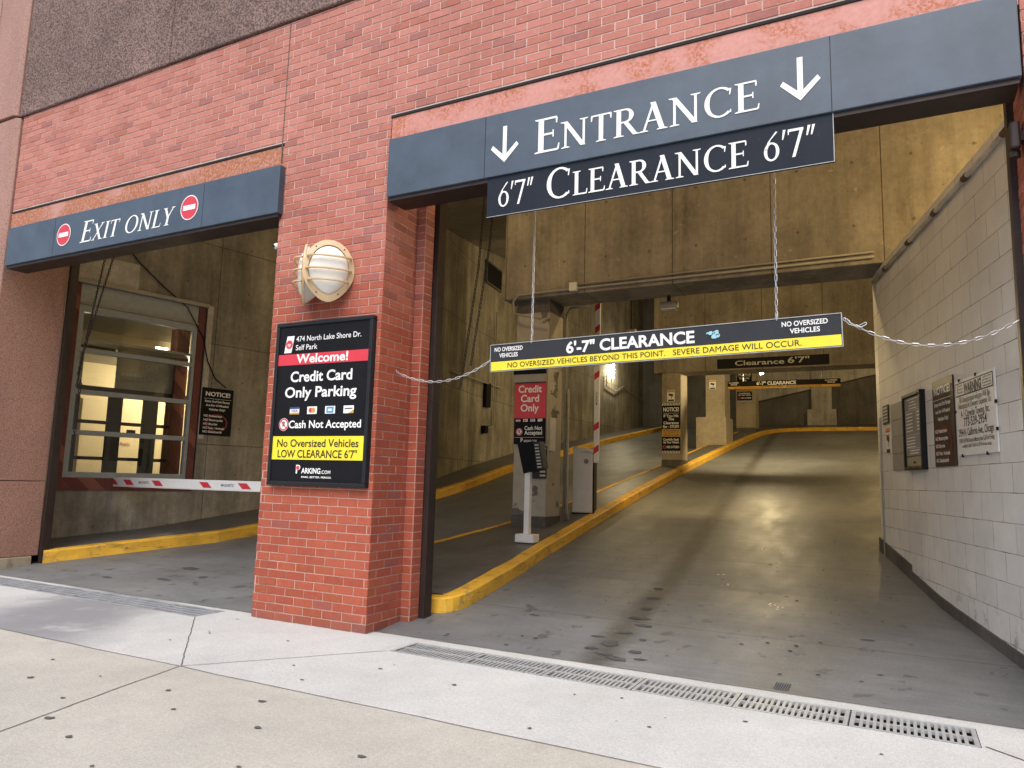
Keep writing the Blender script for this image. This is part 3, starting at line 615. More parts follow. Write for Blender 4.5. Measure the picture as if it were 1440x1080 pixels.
# steel jambs (channels)
def jamb(x0, x1, y0, y1, z0, z1, label):
    g = MB(); g.box(x0, x1, y0, y0+.02, z0, z1); g.box(x0, x0+.02, y0+.02, y1, z0, z1); g.box(x1-.02, x1, y0+.02, y1, z0, z1)
    tag(g.build('steel_jamb', 'steel_dark', bevel=.003), label, 'door jamb', 'steel door jambs')
jamb(-5.571, -5.52, .738, .84, 0, 4.1, 'dark brown steel channel beside the granite column')
jamb(.050, .118, .606, .72, .0, 4.1, 'dark brown steel channel on the brick pillar')
jamb(4.295, 4.340, .424, .53, .0, 4.1, 'dark steel channel beside the white block wall')

# sign beams
def sign_beam(x0, x1, z0, z1, seams, label):
    t = board('sign_beam', label, 'sign', (x0, -.07, z0), FU, 'blue sign beams'); W, Hh = x1-x0, z1-z0
    MB().box(0, W, 0, Hh, -.25, 0).build('beam_panel', 'blue', t, bevel=.005)
    MB().box(.01, W-.01, -.03, .0, -.245, -.02).build('soffit', 'steel_dark', t)
    sb = MB()
    for s in seams: sb.box(s-x0-.0025, s-x0+.0025, .004, Hh-.004, -.005, .0012)
    sb.build('seam', 'charcoal', t)
    return t
t = sign_beam(-5.455, -1.165, 3.497, 3.945, (-4.53, -2.145), 'slate blue beam reading Exit Only over the left opening')
l = MB(); serif_text(l, [('E', .235), ('XIT', .18), (' ', .2), ('ONLY', .18)], 1.41, .088, 1.49, slant=.16); l.build('lettering', 'letter', t)
for cx in (1.11, 3.125):
    o = MB().disc(cx, .222, .125, .004, 0, 36).disc(cx, .222, .114, .0055, 1, 36); o.box(cx-.085, cx+.085, .197, .247, .006, .0075, 0); o.build('no_entry_symbol', ['letter', 'red'], t)
t = sign_beam(.042, 4.312, 3.444, 3.938, (.956, 3.366), 'slate blue beam reading Entrance over the right opening')
l = MB(); serif_text(l, [('E', .262), ('NTRANCE', .20)], 1.333, .108, 1.585); l.build('lettering', 'letter', t)
for ax, ay in ((1.085, .095), (3.15, .110)): l = MB(); arrow_down(l, ax, ay, .285, .235); l.build('arrow', 'letter', t)
t = board('clearance_board', "navy hanging board reading 6'7\" Clearance 6'7\" under the entrance beam", 'sign', (.979, -.055, 3.135), FU)
MB().box(0, 2.393, 0, .310, -.02, 0).build('panel', 'navy', t, bevel=.003)
e_ = MB(); e_.box(0, 2.393, .0, .004, .0, .0015); e_.box(2.389, 2.393, .004, .31, 0, .0015); e_.build('trim', 'galv', t)
l = MB(); serif_text(l, [('6\'7"', .185)], .095, .068, .30); serif_text(l, [('C', .225), ('LEARANCE', .175)], .485, .06, 1.42); serif_text(l, [('6\'7"', .185)], 1.985, .07, .315); l.build('lettering', 'letter', t)
for bx in (.5, 1.9): MB().box(bx, bx+.03, .305, .313, -.2, -.02).build('bracket', 'steel_dark', t)

# wall lamp
t = board('wall_lamp', 'tan prow shaped wall lamp with two caged milky lenses on the brick pillar', 'lamp', (-.60, 0, 2.862), FU)
def egg(a, rx, rt, rb):                              # rounded top, pointed bottom
    s, c = math.sin(a), math.cos(a)
    return (rx*c, rt*s) if s >= 0 else (rx*c*(1-.26*(-s)**2), rb*s)
def loop(rx, rt, rb, z, n=48): return [(*egg(2*math.pi*i/n+math.pi/2, rx, rt, rb), z) for i in range(n)]
for sg in (1, -1):
    ca, sa = math.cos(math.radians(43)), math.sin(math.radians(43))
    if sg < 0: ca, sa = math.cos(math.radians(52)), math.sin(math.radians(52))
    cx0, cz0 = sg*.208*ca, .292-.208*sa
    def pl(P): return [(cx0+x*ca+sg*z*sa, y, cz0-sg*x*sa+z*ca) for x, y, z in P]
    n = 48; fr = MB()
    A, B_, A2, B2 = loop(.208, .262, .262, .0), loop(.165, .215, .205, .012), loop(.208, .262, .262, -.016), loop(.165, .215, .205, -.016)
    for P_, Q_ in ((A, B_), (A2, A), (B_, B2), (B2, A2)): fr.add(pl(P_)+pl(Q_), [(i, (i+1) % n, (i+1) % n+n, i+n) for i in range(n)])
    fr.build('lens_ring', 'tan_metal', t)
    dm = MB(); vs = []
    for k in range(9):
        f = k/8; sc = math.cos(f*math.pi/2)**.6 if k < 8 else .02
        vs += pl([(x*sc, y*sc, -.03+.085*math.sin(f*math.pi/2)) for x, y, _ in loop(.168, .218, .208, 0)])
    dm.add(vs, [(k*n+i, k*n+(i+1) % n, (k+1)*n+(i+1) % n, (k+1)*n+i) for k in range(8) for i in range(n)]); dm.build('lens', 'lens', t, smooth=True)
    bk_ = MB(); A, B_ = loop(.20, .25, .25, -.017), loop(.09, .15, .15, -.13); bk_.add(pl(A)+pl(B_), [(i, (i+1) % n, (i+1) % n+n, i+n) for i in range(n)]); bk_.build('shell', 'lens', t, smooth=True)
    for yy, hw in ((.105, .182), (.0, .186), (-.095, .168)):
        o_ = [Vector((hw*math.cos(math.pi*i/20), yy, .085*math.sin(math.pi*i/20)**.7+.012)) for i in range(21)]
        i_ = [Vector((p.x*.9, yy, p.z-.022)) for p in o_]; cg = MB(); m_ = 21
        for dz in (-.005, .005): cg.add(pl([(p.x, p.y+dz, p.z) for p in o_+i_]), [(i, i+1, i+1+m_, i+m_) for i in range(20)])
        for L_ in (o_, i_): cg.add(pl([(p.x, p.y+dz, p.z) for dz in (-.005, .005) for p in L_]), [(i, i+1, i+1+m_, i+m_) for i in range(20)])
        cg.build('guard', 'tan_metal', t)
    for a in (.9, 2.2, 4.1, 5.3):
        x, y = egg(a, .187, .238, .234); MB().disc(0, 0, .007, 0, 0, 8)
        sc_ = MB(); sc_.add(pl([(x+.007*math.cos(q), y+.007*math.sin(q), .009) for q in [2*math.pi*i/8 for i in range(8)]]), [tuple(range(8))]); sc_.build('screw', 'steel_dark', t)
# security camera on the pillar edge
t = thing('security_camera', 'tiny white dome camera at the left edge of the brick pillar', 'camera', (-1.197, .03, 3.225))
MB().box(-.02, 0, -.012, .012, -.012, .012).build('mount', 'white', t)
vs = [(-.045+.03*math.sin(math.pi*i/8)*math.cos(2*math.pi*j/12), .03*math.sin(math.pi*i/8)*math.sin(2*math.pi*j/12), .03*math.cos(math.pi*i/8)) for i in range(9) for j in range(12)]
MB().add(vs, [(i*12+j, i*12+(j+1) % 12, (i+1)*12+(j+1) % 12, (i+1)*12+j) for i in range(8) for j in range(12)]).build('body', 'white', t, smooth=True)
MB().tube([(-.05, -.026, -.006), (-.053, -.033, -.008)], .011, 10).build('lens', 'black', t)
t = thing('junction_box', 'small dark metal flood fixture on the brick pier by the white block wall', 'fixture', (4.334, .16, 3.19))
MB().box(-.07, -.02, -.06, .06, -.08, .08).build('housing', 'steel_dark', t, bevel=.012); MB().box(-.02, 0, -.03, .03, -.03, .03).build('mount', 'steel_dark', t)
MB().tube([(-.045, 0, -.08), (-.045, 0, -.115)], .028, 12).build('lamp_head', 'steel_dark', t)

# payment sign on the pillar
t = board('welcome_sign', 'large black framed welcome sign with red and yellow bands on the brick pillar', 'sign', (-1.080, -.045, 1.10), FU)
W, Hh = 1.044, 1.380; fb = .034
MB().box(0, W, 0, fb, -.045, .012).box(0, W, Hh-fb, Hh, -.045, .012).box(0, fb, fb, Hh-fb, -.045, .012).box(W-fb, W, fb, Hh-fb, -.045, .012).build('frame', 'frame_black', t, bevel=.006)
MB().box(fb, W-fb, fb, Hh-fb, -.04, 0).build('panel', 'black', t)
V = lambda f: Hh*(1-f)
MB().rect(fb, W-fb, V(.268), V(.200), .002).build('red_band', 'red', t); MB().rect(fb, W-fb, V(.845), V(.705), .002).build('yellow_band', 'yellow', t)
l = MB()
text(l, '474 North Lake Shore Dr.', .225, V(.122), .044, .70, .008, align='L'); text(l, 'Self Park', .225, V(.176), .044, .24, .008, align='L')
text(l, 'Welcome!', W/2, V(.257), .072, .56, .025, z=.004); text(l, 'Credit Card', W/2, V(.372), .084, .665, .022); text(l, 'Only Parking', W/2, V(.468), .084, .77, .022)
text(l, 'Cash Not Accepted', .205, V(.655), .061, .765, .018, align='L')
text(l, 'P', .315, V(.925), .065, None, .03, align='L'); text(l, 'ARKING', .375, V(.925), .042, .205, .025, align='L'); text(l, '.COM', .585, V(.925), .026, .10, .012, align='L')
text(l, 'PARK. BETTER. PERIOD.', .54, V(.952), .014, .32, .02)
l.poly([(.095, V(.190)), (.178, V(.190)), (.205, V(.085)), (.122, V(.085))], .003); l.build('lettering', 'letter', t)
l = MB(); text(l, 'No Oversized Vehicles', W/2, V(.768), .061, .87, .012, z=.004); text(l, "LOW CLEARANCE 6'7\"", W/2, V(.832), .061, .845, .012, z=.004); l.build('yellow_band_lettering', 'ink', t)
lg = MB().disc(.15, V(.138), .038, .004, 0); text(lg, 'sp', .15, V(.148), .03, None, .01, .0055, m=1); lg.disc(.335, V(.893), .017, .0045, 0); lg.build('logo', ['red', 'letter'], t)
def no_cash(mb, cx, cy, r, z=.003, base=0):
    n0 = len(mb.marks); mb.disc(cx, cy, r, z, base); mb.ring(cx, cy, r*.72, r*.95, z+.001, base+1); text(mb, '$', cx, cy-r*.42, r*.85, None, .03, z+.0015, base+2); del mb.marks[n0:]
    mb.add([(cx-r*.62, cy+r*.5, z+.002), (cx-r*.5, cy+r*.62, z+.002), (cx+r*.62, cy-r*.5, z+.002), (cx+r*.5, cy-r*.62, z+.002)], [(3, 2, 1, 0)], base+1)
s = MB(); no_cash(s, .145, V(.633), .054); s.build('no_cash_symbol', ['letter', 'red', 'ink'], t)
def cards(par, x0, dx, y, cw, ch):
    for i in range(4):
        x = x0+dx*i; c = MB().rect(x, x+cw, y, y+ch, .003, 0)
        if i == 0: c.rect(x, x+cw, y+ch*.72, y+ch, .004, 1); c.rect(x, x+cw, y, y+ch*.22, .004, 4); text(c, 'VISA', x+cw/2, y+ch*.33, ch*.28, cw*.7, .02, .0045, 1)
        if i == 1: c.disc(x+cw*.36, y+ch*.5, ch*.34, .004, 2); c.disc(x+cw*.64, y+ch*.5, ch*.34, .0045, 4)
        if i == 2: c.rect(x+cw*.14, x+cw*.86, y+ch*.1, y+ch*.9, .004, 3); c.rect(x+cw*.3, x+cw*.7, y+ch*.35, y+ch*.65, .0045, 0)
        if i == 3: c.poly([(x+cw*.45, y), (x+cw, y), (x+cw, y+ch*.45)], .004, 4); c.rect(x+cw*.12, x+cw*.88, y+ch*.55, y+ch*.68, .0045, 5)
        c.build('card_logo', ['letter', 'navy_card', 'red', 'blue_card', 'orange', 'charcoal'], par)
cards(t, .205, .193, V(.572), .105, .062)

# ================================================================== DRAIN GRATES
def grate(L, D, slots, rows_, rail, wd, m):
    g = MB(); h = .02
    g.box(0, L, 0, rail, -h, 0); g.box(0, L, D-rail, D, -h, 0); g.box(0, rail, rail, D-rail, -h, 0); g.box(L-rail, L, rail, D-rail, -h, 0)
    for r in range(1, rows_): y = rail+(D-2*rail)*r/rows_; g.box(rail, L-rail, y-rail*.45, y+rail*.45, -h+.001, -.0015)
    for i in range(1, slots): x = rail+(L-2*rail)*i/slots; g.box(x-wd/2, x+wd/2, rail, D-rail, -h+.002, -.003)
    return g
g0 = grate(.570, .308, 17, 2, .022, .0165, 0)
pos = ['closest to the brick pillar', 'second from the pillar', 'third from the pillar', 'fourth from the pillar, with a rusty end', 'fifth from the pillar', 'last one, towards the white block wall']
first = None
for i in range(6):
    if first is None: o = first = g0.build('drain_grate', 'galv')
    else: o = first.copy(); COL.objects.link(o)
    o.location = (GX0+.578*i+.004, GY0+.003, .002); tag(o, 'steel slotted grate across the entrance, '+pos[i], 'drain grate', 'slotted grates across the entrance')
g1 = grate(.571, .314, 22, 4, .018, .0115, 0); first = None
pos = ['closest to the granite column', 'second from the granite column', 'third from the granite column', 'middle one of seven', 'third from the brick pillar', 'second from the brick pillar', 'closest to the brick pillar']
for i in range(7):
    if first is None: o = first = g1.build('drain_grate', 'grate_left')
    else: o = first.copy(); COL.objects.link(o)
    o.location = (EX0+.578*i+.003, EY0+.003, .002); tag(o, 'fine mesh grate across the exit, '+pos[i], 'drain grate', 'fine grates across the exit')

# ================================================================== INTERIOR SHELL
# left wall, with the lobby window opening in its first stretch
def seg_quad(a, b, th=.3):
    d = Vector((b[0]-a[0], b[1]-a[1])).normalized(); n = Vector((-d.y, d.x))*th
    return [a, b, (b[0]+n.x, b[1]+n.y), (a[0]+n.x, a[1]+n.y)]
UW = Vector((.2131, .977, 0)); OW = Vector((-6.548, 1.359, 0))
def wpt(x, dpt=0): p = OW+UW*x+Vector((.977, -.2131, 0))*dpt; return (p.x, p.y)
g = MB(); zt = 9.8
g.hexa(seg_quad((-6.72, .60), wpt(.0)), -.05, zt)
g.hexa([wpt(0), wpt(2.0), wpt(2.0, -.3), wpt(0, -.3)], -.05, .885); g.hexa([wpt(0), wpt(2.0), wpt(2.0, -.3), wpt(0, -.3)], 3.83, zt)
g.hexa(seg_quad(wpt(2.0), WALL[2]), -.05, zt)
for a, b in zip(WALL[2:], WALL[3:]): g.hexa(seg_quad(a, b), -.05, zt)
tag(g.build('garage_wall', 'conc_left'), 'stained concrete wall along the exit lane, with the lobby window', 'wall')
# far wall with a pale sloping parapet of the next ramp
g = MB(); g.box(-6.2, 7.4, 25.0, 25.4, 2.8, 10)
far = tag(g.build('garage_wall', 'conc_dark'), 'dark concrete end wall at the top of the ramp', 'wall')
g = MB(); g.add([(x, y, z) for y in (24.86, 24.995) for x, z in ((-1.4, 4.40), (.86, 4.885), (6.5, 6.1), (6.5, 8.9), (-1.4, 8.9))], [(0, 1, 2, 3, 4), (9, 8, 7, 6, 5)]+[(i, i+5, (i+1) % 5+5, (i+1) % 5) for i in range(5)])
g.build('parapet', 'conc_far', far)
g = MB(); g.box(.75, 1.75, 24.70, 24.995, 3.2, 4.1); g.box(.9, 1.6, 24.74, 24.995, 4.1, 8); g.build('pilaster', 'conc_far', far)
g = MB().box(7.2, 7.5, .5, 25, -.1, 10); tag(g.build('garage_wall', 'conc_far'), 'plain concrete side wall behind the white block wall', 'wall')
def cz(y): return 6.6+.145*(y-8.1)
g = MB(); q4 = [(-7.4, .2), (7.4, .2), (7.4, 25.2), (-7.4, 25.2)]
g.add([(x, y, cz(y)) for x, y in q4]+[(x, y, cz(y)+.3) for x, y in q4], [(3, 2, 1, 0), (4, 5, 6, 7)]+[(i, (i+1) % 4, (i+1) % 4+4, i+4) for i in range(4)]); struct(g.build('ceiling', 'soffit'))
# beams
g = MB(); g.box(-1.225, 7.2, 4.30, 4.95, 3.715, 6.2); tag(g.build('concrete_beam', 'conc', bevel=.012), 'deep yellowish concrete beam with conduits above the peeling column', 'beam', 'concrete cross beams')
g = MB(); g.box(-1.16, 7.2, 11.38, 12.0, 3.665, 7.2); tag(g.build('concrete_beam', 'conc', bevel=.012), 'concrete beam higher up the ramp behind the Clearance board', 'beam', 'concrete cross beams')
# columns
def column(x0, x1, y0, y1, zt, mat, label, base=None):
    z = rz(y0); g = MB()
    if base: bx0, bx1, bz = base; g.box(bx0, bx1, y0-.12, y1+.1, z, bz); g.box(x0, x1, y0, y1, bz, zt)
    else: g.box(x0, x1, y0, y1, z+.26, zt)
    o = tag(g.build('concrete_column', mat, bevel=.01), label, 'column', 'concrete columns along the island')
    if not base: MB().box(x0-.006, x1+.006, y0-.006, y1+.006, z, z+.26).build('plinth', 'conc_dark', o)
    return o
c1 = column(-1.068, -.565, 4.42, 4.90, 3.713, 'peel', 'concrete column with peeling paint beside the card terminal')
MB().box(-1.074, -.559, 4.414, 4.906, 3.53, 3.70).build('capital_band', 'conc_dark', c1)
column(-.985, -.56, 11.42, 12.0, 3.665, 'conc_plain', 'slim concrete column carrying the tall notice sign')
column(-1.20, -.655, 16.65, 17.4, 8.0, 'conc_plain', 'pale concrete column with a wide footing', (-1.455, -.60, 3.13))
column(-1.25, -.585, 21.5, 22.1, 9.0, 'conc_plain', 'concrete column at the top of the ramp, partly hidden by the clearance bar')
# block wall right of the ramp
DW = Vector((-.235, .972, 0)); PW = Vector((4.311, 1.243, 0)); NW = Vector((-.972, -.235, 0))
def rpt(s, d=0): p = PW+DW*s+NW*d; return (p.x, p.y)
sA, sB = -.75, 3.46
g = MB(); g.hexa([rpt(sA), rpt(sB), rpt(sB, -.2), rpt(sA, -.2)], -.05, 3.705); g.hexa([rpt(sB), rpt(sB+.26, -.02), rpt(sB+.26, -.2), rpt(sB, -.2)], -.05, 3.705)
wall = tag(g.build('block_wall', 'block', bevel=.01), 'white painted concrete block wall beside the entrance ramp', 'wall')
g = MB()
for s0, s1, h in ((sA, 2.45, .09), (2.45, sB+.25, .15)):
    n = 8
    for i in range(n):
        a, b = s0+(s1-s0)*i/n, s0+(s1-s0)*(i+1)/n
        p = [rpt(a), rpt(b), rpt(b, .012), rpt(a, .012)]
        g.add([(x, y, rz(y)-.02) for x, y in p]+[(x, y, rz(y)+h) for x, y in p], [(4, 5, 6, 7), (0, 3, 7, 4), (3, 2, 6, 7), (2, 1, 5, 6)])
g.build('base_band', 'conc_dark', wall)
MB().hexa([rpt(sB-.02, .0), rpt(sB+.04, .0), rpt(sB+.04, .012), rpt(sB-.02, .012)], .30, 2.0).build('corner_guard', 'galv', wall)
t = thing('conduit', 'rusty conduit along the top of the white block wall', 'pipe', (0, 0, 0))
a, b = rpt(sA, .03), rpt(sB, .03); MB().tube([(*a, 3.575), (*b, 3.575)], .02, 10).build('pipe', 'pipe_paint', t, smooth=True)
for s in (-.3, .45, 1.2, 2.0, 2.9): p = rpt(s-.04, .03); q_ = rpt(s+.04, .03); MB().tube([(*p, 3.575), (*q_, 3.575)], .026, 10).build('coupling', 'rust', t)

# ================================================================== LOBBY WINDOW
t = board('lobby_window', 'tall grey framed lobby window with brick surround in the exit wall', 'window', (OW.x, OW.y, 0), UW)
b = MB(); b.box(.03, .13, .885, 3.83, -.14, .015); b.box(1.86, 1.965, .885, 3.83, -.14, .015); b.box(.13, 1.86, .885, 1.06, -.14, .018); b.build('brick_surround', 'brick_dark', t)
MB().box(-.20, .028, .80, 4.3, -.02, .02).build('plaster_strip', 'plaster', t, bevel=.01); MB().box(.028, .9, 3.86, 4.25, -.02, .012).build('plaster_patch', 'plaster', t, bevel=.01); MB().box(2.0, 2.10, 1.7, 3.85, -.02, .012).build('plaster_strip', 'plaster', t, bevel=.008)
b = MB(); b.box(.13, 1.86, 3.53, 3.83, -.12, -.01); b.build('head_panel', 'steel_grey', t)
b = MB(); b.box(.0, 2.0, 3.80, 3.86, -.0, .06); b.box(.13, 1.86, 3.50, 3.53, -.02, .03); b.build('drip_edge', 'conduit', t, bevel=.005)
b = MB(); fw_ = .05
b.box(.13, .13+fw_, 1.06, 3.50, -.09, .0); b.box(1.86-fw_, 1.86, 1.06, 3.50, -.09, .0); b.box(.13+fw_, 1.86-fw_, 1.06, 1.14, -.09, .0); b.box(.13+fw_, 1.86-fw_, 3.40, 3.50, -.09, 0)
for z in (2.857, 2.262, 1.69): b.box(.13+fw_, 1.86-fw_, z-.034, z+.034, -.085, -.003)
b.box(.13+fw_, .13+fw_+.03, 1.14, 3.4, -.08, -.02)
b.build('frame', 'steel_grey', t, bevel=.004)
MB().rect(.13+fw_, 1.86-fw_, 1.14, 3.40, -.045).build('glass', 'glass', t)
# the lit lobby behind the glass
t = board('lobby_interior', 'warm lit lobby with glazed inner doors seen through the exit window', 'room', (OW.x, OW.y, 0), UW)
b = MB(); b.rect(-1.5, 5.5, .6, 3.6, -2.6).add([(-1.5, .6, -.32), (-1.5, .6, -2.6), (-1.5, 3.6, -2.6), (-1.5, 3.6, -.32)], [(0, 1, 2, 3)]).add([(5.5, .6, -.32), (5.5, .6, -2.6), (5.5, 3.6, -2.6), (5.5, 3.6, -.32)], [(3, 2, 1, 0)])
b.build('back_wall', 'cream', t)
MB().add([(-1.5, 3.6, -.32), (5.5, 3.6, -.32), (5.5, 3.6, -2.6), (-1.5, 3.6, -2.6)], [(3, 2, 1, 0)]).build('lobby_ceiling', 'grey_sheet', t)
MB().add([(-1.5, .6, -.32), (5.5, .6, -.32), (5.5, .6, -2.6), (-1.5, .6, -2.6)], [(0, 1, 2, 3)]).build('lobby_floor', 'asphalt', t)
MB().rect(-1.5, -.02, .6, 3.6, -.32).rect(2.0, 5.5, .6, 3.6, -.32).build('lobby_front_wall', 'grey_sheet', t)
fr = MB(); zz_ = -.60
for x0, x1 in ((.16, .47), (.88, 1.08), (1.40, 1.62)): fr.box(x0, x1, .6, 2.34, zz_-.06, zz_)
for x0, x1 in ((.47, .88), (1.08, 1.40), (1.62, 1.82)):
    for z in (1.32, 1.86): fr.box(x0, x1, z, z+.05, zz_-.055, zz_-.005)
    fr.box(x0, x1, .6, .78, zz_-.055, zz_-.005)
fr.box(.16, 2.1, 2.34, 2.42, zz_-.06, zz_+.01)
fr.build('inner_door_frame', 'charcoal', t)
MB().box(1.82, 2.02, .6, 3.5, zz_-.2, zz_+.05).build('brick_pier', 'brick_dark', t)
MB().box(.95, 1.82, 2.42, 3.02, zz_-.05, zz_-.01).build('transom', 'conduit', t); MB().box(.16, .90, 2.98, 3.02, zz_-.05, zz_-.01).build('transom', 'charcoal', t); MB().box(.16, .47, 2.42, 2.98, zz_-.05, zz_-.01).build('side_panel', 'grey_sheet', t)
MB().box(-.6, 2.6, 3.02, 3.06, -2.5, zz_+.4).build('dropped_ceiling', 'grey_sheet', t)
l = MB(); text(l, '505', 1.47, 2.74, .10, None, 0, zz_-.006); text(l, 'EAST ILLINOIS ST', 1.42, 2.58, .09, .78, 0, zz_-.006); l.build('lettering', 'grey_letter', t)
l = MB(); text(l, 'Public', 1.98, 1.62, .05, None, .01, -2.58); l.build('wall_lettering', 'red_dull', t)
MB().box(1.2, 1.75, .9, 2.4, -2.59, -2.56).build('door_leaf', 'cream', t, bevel=.01); MB().tube([(1.5, 1.15, zz_+.03), (1.52, 1.3, zz_+.09), (1.5, 1.45, zz_+.03)], .012).build('door_handle', 'black', t)
MB().box(1.18, 1.30, 1.72, 1.80, zz_-.03, zz_+.01).build('lock_case', 'black', t)
MB().box(1.45, 1.62, 3.10, 3.13, -.5, -.44).build('ceiling_light', 'lobby_glow', t)
def lamp(name, loc, energy, col, radius=.08, par=None):
    d = bpy.data.lights.new(name, 'POINT'); d.energy = energy; d.color = col; d.shadow_soft_size = radius
    o = bpy.data.objects.new(name, d); COL.objects.link(o); o.location = loc
    if par: o.parent = par
    return o
lamp('lobby_light', (2.6, 2.7, -1.5), 85, (1, .84, .54), .15, t); lamp('lobby_light', (.3, 3.3, -.5), 3, (1, .85, .6), .15, t)

# ================================================================== BARRIER GATES
def stripe(mb, L, h, x, w_, z, m):
    mb.poly([(x, h*.98), (x+w_*.45, h*.02), (x+w_*1.25, h*.02), (x+w_*.8, h*.98)][::-1], z, m)
def barrier(name_label, loc, rzt, arm_dir, arm_len, show_text=True):
    t = thing('barrier_gate', name_label, 'barrier', loc, rzt, 'barrier gates')
    b = MB().hexa([(0, 0), (.285, .07), (.20, .40), (-.085, .33)], .02, .90); b.build('cabinet', 'cab', t, bevel=.008)
    MB().hexa([(.2855, .072), (.306, .077), (.222, .405), (.2015, .40)], .02, .90).build('side_panel', 'black', t)
    b = MB(); b.add([(-.015, -.015, .955), (.32, .065, .885), (.23, .425, .885), (-.10, .345, .955), (-.015, -.015, .99), (.31, .065, .945), (.23, .42, .945), (-.10, .345, .99)], [(3, 2, 1, 0), (4, 5, 6, 7), (0, 1, 5, 4), (1, 2, 6, 5), (2, 3, 7, 6), (3, 0, 4, 7)])
    b.hexa([(0, 0), (.285, .07), (.20, .40), (-.085, .33)], .90, .95); b.build('lid', 'cab', t, bevel=.01)
    MB().hexa([(-.01, -.01), (.31, .065), (.225, .42), (-.10, .34)], -.005, .025).build('base_plate', 'black', t)
    k = MB(); o = board('lock', '', 'x', (0, 0, 0), (1, .245, 0)); del o['label'], o['category']; o.name = 'lock'; bpy.data.objects.remove(o)
    c = Vector((.19, .0465, .77)); nx = Vector((.238, -.971, 0)); ux = Vector((.971, .238, 0))
    for r, dd, m in ((.032, .004, 0), (.02, .006, 1), (.011, .008, 0)):
        k.add([c+nx*dd+ux*r*math.cos(2*math.pi*i/20)+Vector((0, 0, r*math.sin(2*math.pi*i/20))) for i in range(20)], [tuple(range(20))], m)
    k.build('lock', ['black', 'cab'], t)
    return t
def arm(par, mat, L):
    """arm drawn in its own plane: local x along the arm, y across"""
    a = MB().box(0, L, 0, .085, -.035, 0); o = a.build('arm', 'white', par, bevel=.01); o.matrix_local = mat
    for x in (.12, .46, 1.22, 1.56, 1.92, 2.26, 2.60, 2.94):
        s = MB(); stripe(s, L, .085, x, .12, .002, 0); s.build('arm_stripe', 'red', o)
    tt = MB()
    for xx in (.95,): text(tt, 'MAGNETIC', xx, .03, .028, .2, .01, .002)
    tt.build('lettering', 'navy_card', o)
    return o
gy = 5.45; t = barrier('grey barrier gate with raised arm behind the peeling column', (-.607, gy, rz(gy)+.124), 0, 'up', 3)
# raised arm: local x up, y towards -X, facing the street
m = Matrix(((0, -1, 0, .395), (0, 0, -1, .02), (1, 0, 0, .75), (0, 0, 0, 1)))
arm(t, m, 3.3)
t = barrier('grey barrier gate with lowered arm across the exit lane', (-1.75, 2.2, rz(2.2)+.124), 0, 'down', 4)
m = Matrix(((-1, 0, 0, .1), (0, 0, -1, -.06), (0, 1, 0, .72), (0, 0, 0, 1)))
# lowered arm reads from the street: local x runs from the tip, so its lettering stays upright
m = Matrix(((1, 0, 0, -4.79), (0, 0, -1, -.06), (.008, 1, 0, .655), (0, 0, 0, 1)))
a = MB().box(0, 4.75, 0, .135, -.04, 0); o = a.build('arm', 'white', t, bevel=.012); o.matrix_local = m
for x in (.05, .40, 1.02, 1.98, 2.7, 3.5):
    s = MB(); stripe(s, 5, .085, x, .20, .002, 0); s.v = [(x, .03+y*.9, z) for x, y, z in s.v]; s.build('arm_stripe', 'red', o)
tt = MB(); text(tt, 'MAGNETIC', .86, .055, .034, .22, .01, .002); text(tt, 'MAGNETIC', 2.52, .055, .034, .24, .01, .002); tt.build('lettering', 'navy_card', o)

# card terminal stand on the island
t = thing('card_terminal', 'card terminal on a white post with a black tilted hood, by the kerb', 'card terminal', (-.392, 3.53, rz(3.53)+.124))
MB().box(-.125, .125, -.08, .09, 0, .10).build('base', 'white', t, bevel=.008)
b = MB(); b.box(-.036, .036, -.03, .04, .10, .86); b.build('post', 'white', t, bevel=.006)
b = MB(); b.add([(-.135, -.06, 1.20), (.095, -.085, 1.225), (.155, -.085, .885), (-.04, -.06, .83), (-.135, .16, 1.20), (.095, .13, 1.225), (.155, .13, .885), (-.04, .16, .83)],
          [(0, 1, 2, 3), (7, 6, 5, 4), (0, 4, 5, 1), (1, 5, 6, 2), (2, 6, 7, 3), (3, 7, 4, 0)]); b.build('hood', 'black', t, bevel=.006)
b = MB(); b.add([(.10, -.089, 1.215), (.185, -.089, 1.225), (.245, -.089, .905), (.16, -.089, .89), (.10, .05, 1.215), (.185, .05, 1.225), (.245, .05, .905), (.16, .05, .89)],
          [(0, 1, 2, 3), (7, 6, 5, 4), (0, 4, 5, 1), (1, 5, 6, 2), (2, 6, 7, 3), (3, 7, 4, 0)]); b.build('side_plate', 'charcoal', t)
b = MB()
for i in range(8): z = 1.185-.038*i; x = .118+.0065*i; b.add([(x, -.0905, z), (x+.055, -.0905, z+.004), (x+.057, -.0905, z-.012), (x+.002, -.0905, z-.016)], [(3, 2, 1, 0)])
b.build('print_line', 'grey_letter', t)

